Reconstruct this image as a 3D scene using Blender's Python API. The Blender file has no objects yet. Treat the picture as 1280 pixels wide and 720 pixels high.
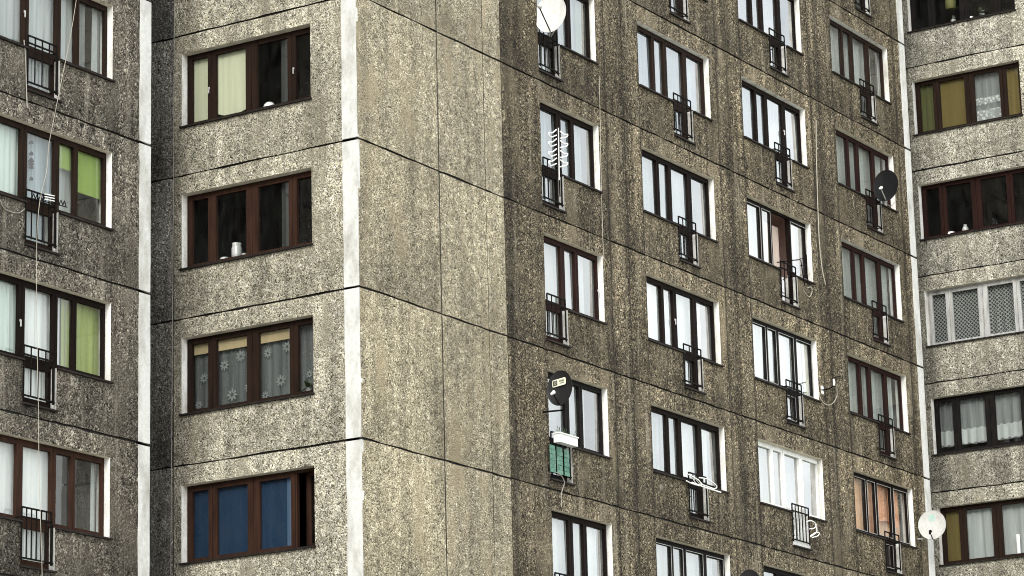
import bpy, bmesh, math, random
from mathutils import Vector, Matrix
random.seed(7)
S = bpy.context.scene
COL = S.collection
H = 2.8                       # storey height
Z0 = 18.35                    # height of floor joint 0 above the ground
def JZ(k): return Z0 - k * H

# ------------------------------------------------------------------ camera
CAM = Vector((-44.9846, -31.2945, Z0 - 16.7472)); YAW, PIT, ROL = 1.0133, .2481, -.0260
FPX, PPX, PPY = 3901.97, 640.07, 358.32
fw = Vector((math.sin(YAW)*math.cos(PIT), math.cos(YAW)*math.cos(PIT), math.sin(PIT)))
r0 = Vector((math.cos(YAW), -math.sin(YAW), 0)); u0_ = r0.cross(fw)
CR = math.cos(ROL)*r0 + math.sin(ROL)*u0_; CU = -math.sin(ROL)*r0 + math.cos(ROL)*u0_
cd = bpy.data.cameras.new('camera'); cam = bpy.data.objects.new('camera', cd); COL.objects.link(cam)
cam.matrix_world = Matrix.Translation(CAM) @ Matrix((CR, CU, -fw)).transposed().to_4x4()
cd.sensor_width = 36; cd.lens = FPX*36/1280; cd.shift_y = (PPY-360)/1280; cd.shift_x = (640-PPX)/1280
cd.clip_end = 5000; cd.clip_start = .5
S.camera = cam

# ------------------------------------------------------------------ facades: u runs to the right, d is depth into the wall
class Fac:
    def __init__(s, kind, c): s.kind, s.c = kind, c
    def p(s, u, z, d=0.):
        return Vector((u, s.c+d, z)) if s.kind == 'A' else Vector((s.c+d, -u, z))
    def n(s): return Vector((0,-1,0)) if s.kind == 'A' else Vector((-1,0,0))
    def at(s, px, py, d=0.):
        """where a line of sight meets this wall's plane moved d into the wall: (u, z)"""
        r = fw + CR*((px-PPX)/FPX) - CU*((py-PPY)/FPX)
        t = (s.c+d-CAM.y)/r.y if s.kind == 'A' else (s.c+d-CAM.x)/r.x
        q = CAM + r*t
        return (q.x if s.kind == 'A' else -q.y), q.z
    def P(s, px, py, d=0.):
        u, z = s.at(px, py, d); return s.p(u, z, d)
F1 = Fac('A', 3.329); F4 = Fac('A', 0.); F2 = Fac('B', 0.); F5 = Fac('B', 26.083)

# ------------------------------------------------------------------ materials
MATS = {}
def nmat(name):
    m = bpy.data.materials.new(name); m.use_nodes = True
    nt = m.node_tree; return m, nt, nt.nodes['Principled BSDF']
def N(nt, t, **k):
    n = nt.nodes.new(t)
    for a, v in k.items(): setattr(n, a, v)
    return n
def ramp(nt, pts, src, interp='LINEAR'):
    r = N(nt, 'ShaderNodeValToRGB'); r.color_ramp.interpolation = interp
    e = r.color_ramp.elements
    while len(e) < len(pts): e.new(.5)
    for i, (p, c) in enumerate(pts):
        e[i].position = p; e[i].color = (c, c, c, 1) if not hasattr(c, '__len__') else (*c, 1)
    nt.links.new(src, r.inputs[0]); return r.outputs[0]
def mix(nt, a, b, f, mode='MIX'):
    m = N(nt, 'ShaderNodeMix', data_type='RGBA', blend_type=mode)
    for i, v in ((0, f), (6, a), (7, b)):
        if hasattr(v, 'links'): nt.links.new(v, m.inputs[i])
        elif i == 0: m.inputs[0].default_value = v
        else: m.inputs[i].default_value = (*v, 1)
    return m.outputs[2]
def noise(nt, vec, scale, detail=4, rough=.6):
    n = N(nt, 'ShaderNodeTexNoise'); n.inputs['Scale'].default_value = scale
    n.inputs['Detail'].default_value = detail; n.inputs['Roughness'].default_value = rough
    nt.links.new(vec, n.inputs['Vector']); return n.outputs['Fac']
def mapped(nt, vec, sc, loc=(0,0,0), rot=(0,0,0)):
    m = N(nt, 'ShaderNodeMapping'); m.inputs['Scale'].default_value = sc; m.inputs['Location'].default_value = loc
    m.inputs['Rotation'].default_value = rot
    nt.links.new(vec, m.inputs['Vector']); return m.outputs[0]

def pebble(name, cols, dirt, streak, blotch=.5, scale=21., seed=0., wash=None, grime_shade=None, tide=.5, fine=.5, seams=()):
    """exposed aggregate: pebbles of mixed tone in mortar, with rain streaks and blotches of grime"""
    m, nt, b = nmat(name)
    g = N(nt, 'ShaderNodeNewGeometry').outputs['Position']
    v = N(nt, 'ShaderNodeTexVoronoi'); v.inputs['Scale'].default_value = scale
    dist = N(nt, 'ShaderNodeVectorMath', operation='ADD')
    nz = N(nt, 'ShaderNodeTexNoise'); nz.inputs['Scale'].default_value = 14
    nt.links.new(g, nz.inputs['Vector'])
    sc = N(nt, 'ShaderNodeVectorMath', operation='SCALE'); sc.inputs['Scale'].default_value = .06
    nt.links.new(nz.outputs['Color'], sc.inputs[0]); nt.links.new(g, dist.inputs[0]); nt.links.new(sc.outputs[0], dist.inputs[1])
    nt.links.new(dist.outputs[0], v.inputs['Vector'])
    sep = N(nt, 'ShaderNodeSeparateColor'); nt.links.new(v.outputs['Color'], sep.inputs[0])
    c = ramp(nt, [(0, cols[0]), (.24, cols[1]), (.52, cols[2]), (.80, cols[3]), (1, cols[4])], sep.outputs[0])
    v2 = N(nt, 'ShaderNodeTexVoronoi'); v2.inputs['Scale'].default_value = scale*2.1
    nt.links.new(dist.outputs[0], v2.inputs['Vector'])
    s2 = N(nt, 'ShaderNodeSeparateColor'); nt.links.new(v2.outputs['Color'], s2.inputs[0])
    c2 = ramp(nt, [(0, cols[0]), (.3, cols[1]), (.6, cols[2]), (.85, cols[3]), (1, cols[4])], s2.outputs[1])
    pick = ramp(nt, [(.42, 0.), (.58, 1.)], noise(nt, g, 9, 3))
    c = mix(nt, c, c2, pick)
    # low frequency: blotches, then vertical rain streaks
    bl = ramp(nt, [(.30, 1-blotch), (.62, 1.)], noise(nt, mapped(nt, g, (1,1,.6), (seed, seed, 0)), .9, 6, .65))
    st = ramp(nt, [(.36, 1-streak), (.60, 1.)], noise(nt, mapped(nt, g, (2.6,2.6,.16), (seed, 3, seed)), 1., 5, .62))
    s2_ = ramp(nt, [(.38, 1-fine), (.58, 1.06)], noise(nt, mapped(nt, g, (6.5,6.5,.14), (seed+2, 6, seed)), 1., 6, .66))
    c = mix(nt, c, s2_, .8, 'MULTIPLY')
    fi = ramp(nt, [(.36, .55), (.62, 1.18)], noise(nt, g, 5.5, 5, .7))
    c = mix(nt, c, bl, 1., 'MULTIPLY'); c = mix(nt, c, st, 1., 'MULTIPLY'); c = mix(nt, c, fi, .8, 'MULTIPLY')
    dm = ramp(nt, [(.52, 0.), (.72, 1.)], noise(nt, mapped(nt, g, (1,1,.35), (seed+5, 1, 2)), 1.3, 7, .7))
    c = mix(nt, c, dirt, dm)
    if wash:      # lime washed out of the joints, running down in pale tongues
        wm = ramp(nt, [(.54, 0.), (.72, .75)], noise(nt, mapped(nt, g, (4.2,4.2,.36), (seed+11, 2, seed)), 1., 7, .72))
        c = mix(nt, c, wash, wm)
    sx = N(nt, 'ShaderNodeSeparateXYZ'); nt.links.new(g, sx.inputs[0])
    # dirt that gathers along the floor joints: f runs 0..1 down each panel
    f1 = N(nt, 'ShaderNodeMath', operation='MULTIPLY_ADD'); f1.inputs[1].default_value = -1/H; f1.inputs[2].default_value = Z0/H + 20.; nt.links.new(sx.outputs[2], f1.inputs[0])
    f2 = N(nt, 'ShaderNodeMath', operation='FRACT'); nt.links.new(f1.outputs[0], f2.inputs[0])
    f3 = N(nt, 'ShaderNodeMath', operation='ADD'); nt.links.new(f2.outputs[0], f3.inputs[0])
    nt.links.new(ramp(nt, [(.25, -.0), (.75, .32)], noise(nt, mapped(nt, g, (1.5,1.5,.35), (seed, 9, 4)), 1., 7, .7)), f3.inputs[1])
    c = mix(nt, c, ramp(nt, [(.0, .72), (.10, .98), (.55, 1.), (1., 1-tide*.72), (1.0, 1-tide)], f3.outputs[0]), 1., 'MULTIPLY')
    bg_ = ramp(nt, [(.34, 1-tide*.75), (.60, 1.06)], noise(nt, mapped(nt, g, (1,1,.7), (seed+3, 7, 7)), .55, 6, .7))
    c = mix(nt, c, bg_, 1., 'MULTIPLY')
    fl = N(nt, 'ShaderNodeMath', operation='FLOOR'); nt.links.new(f1.outputs[0], fl.inputs[0])
    hz = N(nt, 'ShaderNodeMath', operation='ADD'); nt.links.new(sx.outputs[0], hz.inputs[0]); nt.links.new(sx.outputs[1], hz.inputs[1])
    hs = N(nt, 'ShaderNodeMath', operation='DIVIDE'); hs.inputs[1].default_value = 2.69 if seed == 17 else 4.8; nt.links.new(hz.outputs[0], hs.inputs[0])
    hf = N(nt, 'ShaderNodeMath', operation='FLOOR'); nt.links.new(hs.outputs[0], hf.inputs[0])
    cb = N(nt, 'ShaderNodeCombineXYZ'); nt.links.new(fl.outputs[0], cb.inputs[0]); nt.links.new(hf.outputs[0], cb.inputs[1]); cb.inputs[2].default_value = seed
    wn = N(nt, 'ShaderNodeTexWhiteNoise'); nt.links.new(cb.outputs[0], wn.inputs[0])
    c = mix(nt, c, ramp(nt, [(0., (.84,.83,.82)), (.5, (.96,.96,.97)), (1., (1.06,1.05,1.02))], wn.outputs[0]), 1., 'MULTIPLY')
    # a few large damp stains with soft torn edges
    ds = ramp(nt, [(.57, 1.), (.70, .62)], noise(nt, mapped(nt, g, (1,1,.8), (seed*2, 3, 8)), .75, 8, .72))
    c = mix(nt, c, ds, 1., 'MULTIPLY')
    if seams:     # dirty water creeping out of the upright seams
        ns = noise(nt, mapped(nt, g, (2.2,2.2,.55), (4, seed, 1)), 1., 6, .7)
        of = N(nt, 'ShaderNodeMath', operation='MULTIPLY_ADD'); of.inputs[1].default_value = .42; of.inputs[2].default_value = -.21; nt.links.new(ns, of.inputs[0])
        xs = N(nt, 'ShaderNodeMath', operation='ADD'); nt.links.new(sx.outputs[0], xs.inputs[0]); nt.links.new(of.outputs[0], xs.inputs[1])
        for x0, hw in seams:
            df = N(nt, 'ShaderNodeMath', operation='SUBTRACT'); df.inputs[1].default_value = x0; nt.links.new(xs.outputs[0], df.inputs[0])
            ab = N(nt, 'ShaderNodeMath', operation='ABSOLUTE'); nt.links.new(df.outputs[0], ab.inputs[0])
            mr = N(nt, 'ShaderNodeMapRange'); mr.inputs[1].default_value = hw*.25; mr.inputs[2].default_value = hw; mr.inputs[3].default_value = .60; mr.inputs[4].default_value = 1.; nt.links.new(ab.outputs[0], mr.inputs[0])
            c = mix(nt, c, mr.outputs[0], 1., 'MULTIPLY')
    if grime_shade:     # grime, and on end walls painted recess shade: (axis, dark end, clear end, how dark)
        ax, g0, g1, dk = grime_shade
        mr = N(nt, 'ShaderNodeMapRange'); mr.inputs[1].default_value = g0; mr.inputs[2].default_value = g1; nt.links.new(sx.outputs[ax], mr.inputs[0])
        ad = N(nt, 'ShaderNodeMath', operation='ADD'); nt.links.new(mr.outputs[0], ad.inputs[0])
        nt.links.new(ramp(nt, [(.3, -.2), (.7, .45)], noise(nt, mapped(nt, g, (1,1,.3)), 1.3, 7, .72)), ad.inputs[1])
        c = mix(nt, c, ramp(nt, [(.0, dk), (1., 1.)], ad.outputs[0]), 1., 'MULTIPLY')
    nt.links.new(c, b.inputs['Base Color']); b.inputs['Roughness'].default_value = .92
    b.inputs['Specular IOR Level'].default_value = .2
    bp = N(nt, 'ShaderNodeBump'); bp.inputs['Strength'].default_value = .9; bp.inputs['Distance'].default_value = .02
    inv = N(nt, 'ShaderNodeMath', operation='SUBTRACT'); inv.inputs[0].default_value = 1.
    nt.links.new(v.outputs['Distance'], inv.inputs[1]); nt.links.new(inv.outputs[0], bp.inputs['Height'])
    nt.links.new(bp.outputs[0], b.inputs['Normal'])
    return m
def rough_paint(name, col, wear=None, amount=.3, scale=6., rough=.7, spec=.3, bump=.0, zs=.4):
    m, nt, b = nmat(name)
    g = N(nt, 'ShaderNodeNewGeometry').outputs['Position']
    wear = wear or tuple(x*.45 for x in col)
    f = ramp(nt, [(.52-.25*amount, 0.), (.80-.15*amount, 1.)], noise(nt, mapped(nt, g, (1,1,zs)), scale, 7, .68))
    c = mix(nt, col, wear, f)
    f2 = ramp(nt, [(.3, .8), (.7, 1.1)], noise(nt, g, scale*5, 4))
    c = mix(nt, c, f2, .6, 'MULTIPLY')
    nt.links.new(c, b.inputs['Base Color']); b.inputs['Roughness'].default_value = rough; b.inputs['Specular IOR Level'].default_value = spec
    if bump:
        bp = N(nt, 'ShaderNodeBump'); bp.inputs['Strength'].default_value = bump; bp.inputs['Distance'].default_value = .01
        nt.links.new(noise(nt, g, scale*4, 5), bp.inputs['Height']); nt.links.new(bp.outputs[0], b.inputs['Normal'])
    return m
def glass_mat(name, tint=(.92,.95,.94), gain=4.7, film=.08):
    m, nt, b = nmat(name); nt.nodes.remove(b)
    out = nt.nodes['Material Output']
    fr = N(nt, 'ShaderNodeLayerWeight'); fr.inputs[0].default_value = .5       # Schlick, the same from both sides
    pw = N(nt, 'ShaderNodeMath', operation='POWER'); pw.inputs[1].default_value = 5.; nt.links.new(fr.outputs['Facing'], pw.inputs[0])
    mu = N(nt, 'ShaderNodeMath', operation='MULTIPLY_ADD', use_clamp=True); mu.inputs[1].default_value = .96*gain; mu.inputs[2].default_value = .045*gain
    nt.links.new(pw.outputs[0], mu.inputs[0])
    tr = N(nt, 'ShaderNodeBsdfTransparent'); tr.inputs[0].default_value = (*tint, 1)
    gl = N(nt, 'ShaderNodeBsdfGlossy'); gl.inputs['Roughness'].default_value = .015
    g = N(nt, 'ShaderNodeNewGeometry').outputs['Position']
    bp = N(nt, 'ShaderNodeBump'); bp.inputs['Strength'].default_value = .06; bp.inputs['Distance'].default_value = .02
    nt.links.new(noise(nt, g, 1.3, 2), bp.inputs['Height']); nt.links.new(bp.outputs[0], gl.inputs['Normal'])
    # dust film, streaked by rain
    df = N(nt, 'ShaderNodeBsdfDiffuse'); df.inputs[0].default_value = (.5,.5,.47,1)
    mx = N(nt, 'ShaderNodeMixShader'); nt.links.new(mu.outputs[0], mx.inputs[0]); nt.links.new(tr.outputs[0], mx.inputs[1]); nt.links.new(gl.outputs[0], mx.inputs[2])
    dust = ramp(nt, [(.35, 0.), (.8, film)], noise(nt, mapped(nt, g, (3,3,1.2)), 2., 6, .7))
    m2 = N(nt, 'ShaderNodeMixShader'); nt.links.new(dust, m2.inputs[0]); nt.links.new(mx.outputs[0], m2.inputs[1]); nt.links.new(df.outputs[0], m2.inputs[2])
    nt.links.new(m2.outputs[0], out.inputs[0])
    return m
def cloth(name, col, see=.0, pattern=None, trans=.3, pcol=(.85,.85,.83)):
    m, nt, b = nmat(name); nt.nodes.remove(b); out = nt.nodes['Material Output']
    g = N(nt, 'ShaderNodeNewGeometry').outputs['Position']
    var = ramp(nt, [(.3, .82), (.7, 1.06)], noise(nt, mapped(nt, g, (7,7,.5)), 1., 4))
    c = mix(nt, col, var, .8, 'MULTIPLY')
    fac = None
    if pattern == 'lattice':
        v = N(nt, 'ShaderNodeTexVoronoi', feature='DISTANCE_TO_EDGE'); v.inputs['Scale'].default_value = 1.; v.inputs['Randomness'].default_value = 0.
        nt.links.new(mapped(nt, g, (0,14,14), rot=(math.radians(45),0,0)), v.inputs['Vector'])
        fac = ramp(nt, [(.08, .05), (.20, .85)], v.outputs['Distance'])
    elif pattern == 'lace':
        v = N(nt, 'ShaderNodeTexVoronoi'); v.inputs['Scale'].default_value = 12
        nt.links.new(g, v.inputs['Vector']); fac = ramp(nt, [(.25, see*.3), (.5, min(1, see*1.5))], v.outputs['Distance'])
    elif see:
        fac = ramp(nt, [(.35, see*.65), (.65, min(1, see*1.25))], noise(nt, mapped(nt, g, (9,9,.3)), 1., 3))
    d = N(nt, 'ShaderNodeBsdfDiffuse'); t = N(nt, 'ShaderNodeBsdfTranslucent')
    nt.links.new(c, d.inputs[0]); nt.links.new(c, t.inputs[0])
    mx = N(nt, 'ShaderNodeMixShader'); mx.inputs[0].default_value = trans
    nt.links.new(d.outputs[0], mx.inputs[1]); nt.links.new(t.outputs[0], mx.inputs[2]); o = mx.outputs[0]
    if fac is not None:
        tp = N(nt, 'ShaderNodeBsdfTransparent'); m2 = N(nt, 'ShaderNodeMixShader')
        nt.links.new(fac, m2.inputs[0]); nt.links.new(o, m2.inputs[1]); nt.links.new(tp.outputs[0], m2.inputs[2]); o = m2.outputs[0]
    nt.links.new(o, out.inputs[0]); return m

M = {}
M['wall_dark'] = pebble('dark_pebbledash', [(.006,.005,.004), (.032,.025,.017), (.168,.130,.080), (.43,.345,.22), (.90,.79,.57)], (.20,.165,.11), .48, .40, seed=1, scale=31, wash=(.34,.30,.225), grime_shade=(0, 4.6, 9.0, .62), tide=.38, fine=.42, seams=[(9.85,.24), (9.09,.10), (14.55,.22), (14.1,.10), (15.25,.10), (19.2,.24), (18.8,.12), (20.0,.10), (23.6,.12), (5.2,.2)])
M['wall_left'] = pebble('grey_pebbledash', [(.008,.007,.006), (.055,.047,.036), (.165,.142,.110), (.35,.315,.25), (.66,.62,.52)], (.13,.115,.09), .36, .30, seed=9, scale=30, wash=(.32,.29,.23), tide=.38, fine=.30)
M['wall_light'] = pebble('pale_pebbledash', [(.045,.037,.024), (.20,.168,.110), (.45,.39,.27), (.66,.59,.43), (.88,.82,.66)], (.30,.25,.165), .32, .34, seed=17, scale=38, tide=.20, fine=.12)
M['wall_end'] = pebble('pale_end_pebbledash', [(.04,.037,.028), (.25,.225,.160), (.62,.57,.43), (.88,.83,.66), (.96,.94,.86)], (.27,.245,.18), .36, .28, seed=23, scale=38, grime_shade=(1, 4.5, 2.9, .48), tide=.20, fine=.14)  # dirt deepens toward the recess, with the recess shade painted in
M['wall_right'] = pebble('right_end_pebbledash', [(.04,.037,.028), (.21,.195,.15), (.53,.50,.40), (.80,.765,.64), (.95,.93,.85)], (.24,.22,.165), .38, .30, seed=31, scale=36, grime_shade=(1, 1.0, -.1, .44), tide=.24, fine=.16)  # again dirt and recess shade put together into the wall colour
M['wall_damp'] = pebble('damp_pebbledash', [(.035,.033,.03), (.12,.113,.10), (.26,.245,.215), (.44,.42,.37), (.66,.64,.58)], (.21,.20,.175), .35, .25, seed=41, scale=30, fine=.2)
M['joint'] = rough_paint('joint_tar', (.012,.011,.010), (.05,.044,.035), .45, 5)
M['vjoint'] = rough_paint('joint_mortar', (.045,.040,.032), (.012,.011,.010), .55, 3)
M['white'] = rough_paint('white_limewash', (.55,.55,.53), (.27,.26,.23), .30, 2.6, .8, .2, .2)
M['reveal'] = rough_paint('white_reveal_paint', (.74,.73,.70), (.33,.31,.26), .34, 4.5, .8, .2, .2)
M['soffit'] = rough_paint('soffit_render', (.66,.61,.50), (.32,.28,.21), .35, 3.5, .9, .2, .4)
M['concrete'] = rough_paint('concrete_ledge', (.22,.20,.17), (.07,.06,.05), .5, 5, .9, .2, .4)
M['brown'] = rough_paint('brown_wood_stain', (0.0195, 0.0112, 0.0078), (0.0074, 0.0048, 0.0036), .4, 9, .7, .06, .2, .12)
M['darkbrown'] = rough_paint('dark_brown_wood', (0.0088, 0.005, 0.0039), (0.0033, 0.0028, 0.0022), .4, 9, .7, .06, .2, .12)
M['red'] = rough_paint('red_brown_wood', (0.036, 0.0178, 0.0118), (0.014, 0.0075, 0.0055), .4, 9, .7, .06, .2, .12)
M['maroon'] = rough_paint('maroon_wood', (0.021, 0.0088, 0.0072), (0.008, 0.004, 0.0033), .4, 9, .7, .06, .2, .12)
M['black'] = rough_paint('black_frame_paint', (0.007, 0.0063, 0.0063), (0.0154, 0.0126, 0.0112), .3, 9, .7, .06)
M['upvc'] = rough_paint('white_plastic_frame', (.66,.66,.64), (.48,.47,.43), .2, 4, .5, .3)
M['greywood'] = rough_paint('weathered_white_frame', (.42,.42,.405), (.17,.168,.16), .45, 9, .6, .3, .3, .12)
M['iron'] = rough_paint('black_iron', (.004,.004,.004), (.012,.008,.006), .35, 20, .7, .06)
M['sill'] = rough_paint('sill_metal', (.012,.009,.008), (.03,.025,.02), .3, 10, .7, .15)
M['glass'] = glass_mat('window_glass')
M['glassdark'] = glass_mat('window_glass_end', (.86,.89,.88), 1.3, .02)
M['glassclear'] = glass_mat('window_glass_single', (.92,.95,.94), 1.7)
M['room'] = rough_paint('room_plaster', (.20,.19,.175), (.14,.13,.12), .3, 1.5)
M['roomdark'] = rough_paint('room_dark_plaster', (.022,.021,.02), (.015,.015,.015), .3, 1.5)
M['roompink'] = rough_paint('room_pink_plaster', (.62,.40,.34), (.52,.34,.29), .3, 1.5)
M['net'] = cloth('white_net', (.72,.74,.73), .30)
M['daisy'] = cloth('daisy_print', (.36,.37,.36), .30)
M['netdark'] = cloth('dark_grey_net', (.24,.25,.25), .45)
M['netthin'] = cloth('thin_grey_net', (.52,.53,.53), .50)
M['netblue'] = cloth('cool_white_net', (.62,.72,.78), .50)
M['mint'] = cloth('pale_mint_cloth', (.72,.82,.76), .0)
M['white_cloth'] = cloth('thick_white_cloth', (.90,.90,.89), .0)
M['greycloth'] = cloth('dark_grey_cloth', (.07,.072,.07), .1)
M['green'] = cloth('green_blind', (.27,.37,.095), 0, trans=.2)
M['olive'] = cloth('olive_green_cloth', (.36,.41,.15), 0, trans=.2)
M['sage'] = cloth('sage_cloth', (.30,.36,.24), 0)
M['cream'] = cloth('cream_blind', (.70,.69,.50), 0, trans=.2)
M['beige'] = cloth('beige_blind', (.48,.37,.22), 0, trans=.2)
M['blue'] = cloth('blue_blind', (.020,.043,.086), 0, trans=.2)
M['paleblue'] = cloth('pale_blue_blind', (.09,.14,.23), 0, trans=.2)
M['ochre'] = cloth('ochre_blind', (.175,.130,.048), 0, trans=.2)
M['moss'] = cloth('moss_green_cloth', (.12,.12,.05), 0, trans=.2)
M['orange'] = cloth('orange_cloth', (.80,.40,.24), 0, trans=.25)
M['apricot'] = cloth('apricot_cloth', (.92,.56,.36), 0, trans=.25)
M['netmid'] = cloth('grey_white_net', (.62,.65,.62), .28)
M['blush'] = cloth('blush_room_wall', (.82,.66,.57), 0, trans=.25)
M['lattice'] = cloth('lattice_lace', (.42,.42,.41), .5, 'lattice')
M['lace'] = cloth('lace_net', (.86,.86,.85), .45, 'lace')
M['dishwhite'] = rough_paint('white_dish_paint', (.60,.60,.58), (.45,.44,.41), .28, 4, .5, .3)
M['dishoff'] = rough_paint('off_white_dish_paint', (.46,.46,.44), (.34,.335,.31), .32, 4, .5, .3)
M['dishblack'] = rough_paint('black_dish_paint', (.010,.010,.011), (.018,.018,.018), .3, 5, .55, .25)
M['dishgrey'] = rough_paint('graphite_dish_paint', (.008,.0085,.009), (.016,.016,.016), .3, 5, .6, .10)
M['steel'] = rough_paint('galvanised_steel', (.35,.35,.34), (.18,.15,.12), .3, 12, .5, .5)
M['wirewhite'] = rough_paint('white_wire', (.78,.78,.75), (.5,.48,.44), .2, 12, .5, .4)
M['cable'] = rough_paint('pale_cable', (.38,.35,.29), (.22,.20,.16), .3, 6)
M['greycable'] = rough_paint('grey_cable', (.30,.285,.25), (.16,.15,.13), .3, 6)
M['emerald'] = rough_paint('green_plastic_screen', (.018,.105,.066), (.12,.24,.18), .50, 9, .5, .4, zs=1.)
M['teal'] = rough_paint('teal_print', (.28,.47,.41), (.42,.55,.50), .4, 40)
M['pinkprint'] = rough_paint('pink_print', (.70,.45,.45), None, .1, 40)
M['plate'] = rough_paint('pale_plate', (.62,.62,.48), (.5,.5,.4), .2, 30)
M['plate_dark'] = rough_paint('plate_dark_print', (.05,.055,.04), (.1,.1,.07), .2, 30)
M['leaf'] = rough_paint('plant_leaf', (.05,.085,.035), (.09,.10,.06), .4, 20)
M['leafgrey'] = rough_paint('dusty_leaf', (.16,.17,.14), (.09,.10,.06), .4, 20)
M['ceramic'] = rough_paint('white_ceramic', (.72,.72,.70), (.5,.5,.48), .2, 20, .3, .5)
M['tin'] = rough_paint('grey_jar', (.42,.42,.41), (.25,.25,.24), .3, 15, .35, .5)

# ------------------------------------------------------------------ mesh helpers
class MB:
    """collects faces (with a material per face) and links them as ONE mesh object"""
    def __init__(s): s.v, s.f, s.m, s.mats, s.sm = [], [], [], [], []
    def mi(s, mat):
        if mat not in s.mats: s.mats.append(mat)
        return s.mats.index(mat)
    def face(s, pts, mat, smooth=False):
        b = len(s.v); s.v += [tuple(p) for p in pts]; s.f.append(tuple(range(b, b+len(pts)))); s.m.append(s.mi(mat)); s.sm.append(smooth)
    def grid(s, rows, mat, smooth=True, close=False):
        b = len(s.v); n = len(rows[0]); k = s.mi(mat)
        for r in rows: s.v += [tuple(p) for p in r]
        for i in range(len(rows)-1):
            for j in range(n if close else n-1):
                j2 = (j+1) % n
                s.f.append((b+i*n+j, b+i*n+j2, b+(i+1)*n+j2, b+(i+1)*n+j)); s.m.append(k); s.sm.append(smooth)
    def box(s, fac, u0, u1, z0, z1, d0, d1, mat, jit=0.):
        P = [fac.p(u, z, d) for d in (d0, d1) for z in (z0, z1) for u in (u0, u1)]
        b = len(s.v); s.v += [tuple(p) for p in P]; k = s.mi(mat)
        for q in ((0,1,3,2), (5,4,6,7), (4,0,2,6), (1,5,7,3), (2,3,7,6), (4,5,1,0)):
            s.f.append(tuple(b+i for i in q)); s.m.append(k); s.sm.append(False)
    def wbox(s, a, b2, mat):
        class W:
            @staticmethod
            def p(u, z, d): return Vector((u, d, z))
        s.box(W, a[0], b2[0], a[2], b2[2], a[1], b2[1], mat)
    def tube(s, pts, r, mat, sides=6, caps=True):
        pts = [Vector(p) for p in pts]; rows = []
        up = Vector((.13, .21, .97)).normalized()
        for i, p in enumerate(pts):
            t = (pts[min(i+1, len(pts)-1)] - pts[max(i-1, 0)])
            t = t.normalized() if t.length > 1e-9 else Vector((0,0,1))
            a = t.cross(up)
            if a.length < .15: a = t.cross(Vector((1,.2,0)))
            a.normalize(); b = t.cross(a)
            rows.append([p + (a*math.cos(x)+b*math.sin(x))*r for x in [2*math.pi*j/sides for j in range(sides)]])
        s.grid(rows, mat, True, True)
        if caps: s.face(list(reversed(rows[0])), mat); s.face(rows[-1], mat)
    def lathe(s, c, axis, prof, mat, seg=20, caps=True):
        axis = Vector(axis).normalized(); a = axis.orthogonal().normalized(); b = axis.cross(a); c = Vector(c)
        rows = [[c + axis*h + (a*math.cos(2*math.pi*j/seg)+b*math.sin(2*math.pi*j/seg))*r for j in range(seg)] for r, h in prof]
        s.grid(rows, mat, True, True)
        if caps: s.face(list(reversed(rows[0])), mat); s.face(rows[-1], mat)
    def build(s, name, parent=None, base=None, weld=False, bevel=0.):
        off = Vector(base) if base is not None else (Vector(parent_world(parent)) if parent else Vector((0,0,0)))
        me = bpy.data.meshes.new(name)
        me.from_pydata([tuple(Vector(v)-off) for v in s.v], [], s.f)
        for m_ in s.mats: me.materials.append(m_)
        me.polygons.foreach_set('material_index', s.m); me.polygons.foreach_set('use_smooth', s.sm)
        bm = bmesh.new(); bm.from_mesh(me)
        if weld: bmesh.ops.remove_doubles(bm, verts=bm.verts, dist=.0002)
        bmesh.ops.recalc_face_normals(bm, faces=bm.faces) if not weld else None
        bm.to_mesh(me); bm.free(); me.update()
        o = bpy.data.objects.new(name, me); COL.objects.link(o)
        if parent: o.parent = parent; o.location = off - Vector(parent_world(parent))
        else: o.location = off
        if bevel:
            md = o.modifiers.new('edge', 'BEVEL'); md.width = bevel; md.segments = 2; md.limit_method = 'ANGLE'
        return o
def parent_world(o):
    p = Vector((0,0,0))
    while o: p += o.location; o = o.parent
    return p
def tag(o, label=None, cat=None, group=None, kind=None):
    for k, v in (('label', label), ('category', cat), ('group', group), ('kind', kind)):
        if v: o[k] = v
    return o
def empty(name, loc, label=None, cat=None, group=None):
    o = bpy.data.objects.new(name, None); COL.objects.link(o); o.location = loc
    o.empty_display_size = .3
    return tag(o, label, cat, group)

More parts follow.
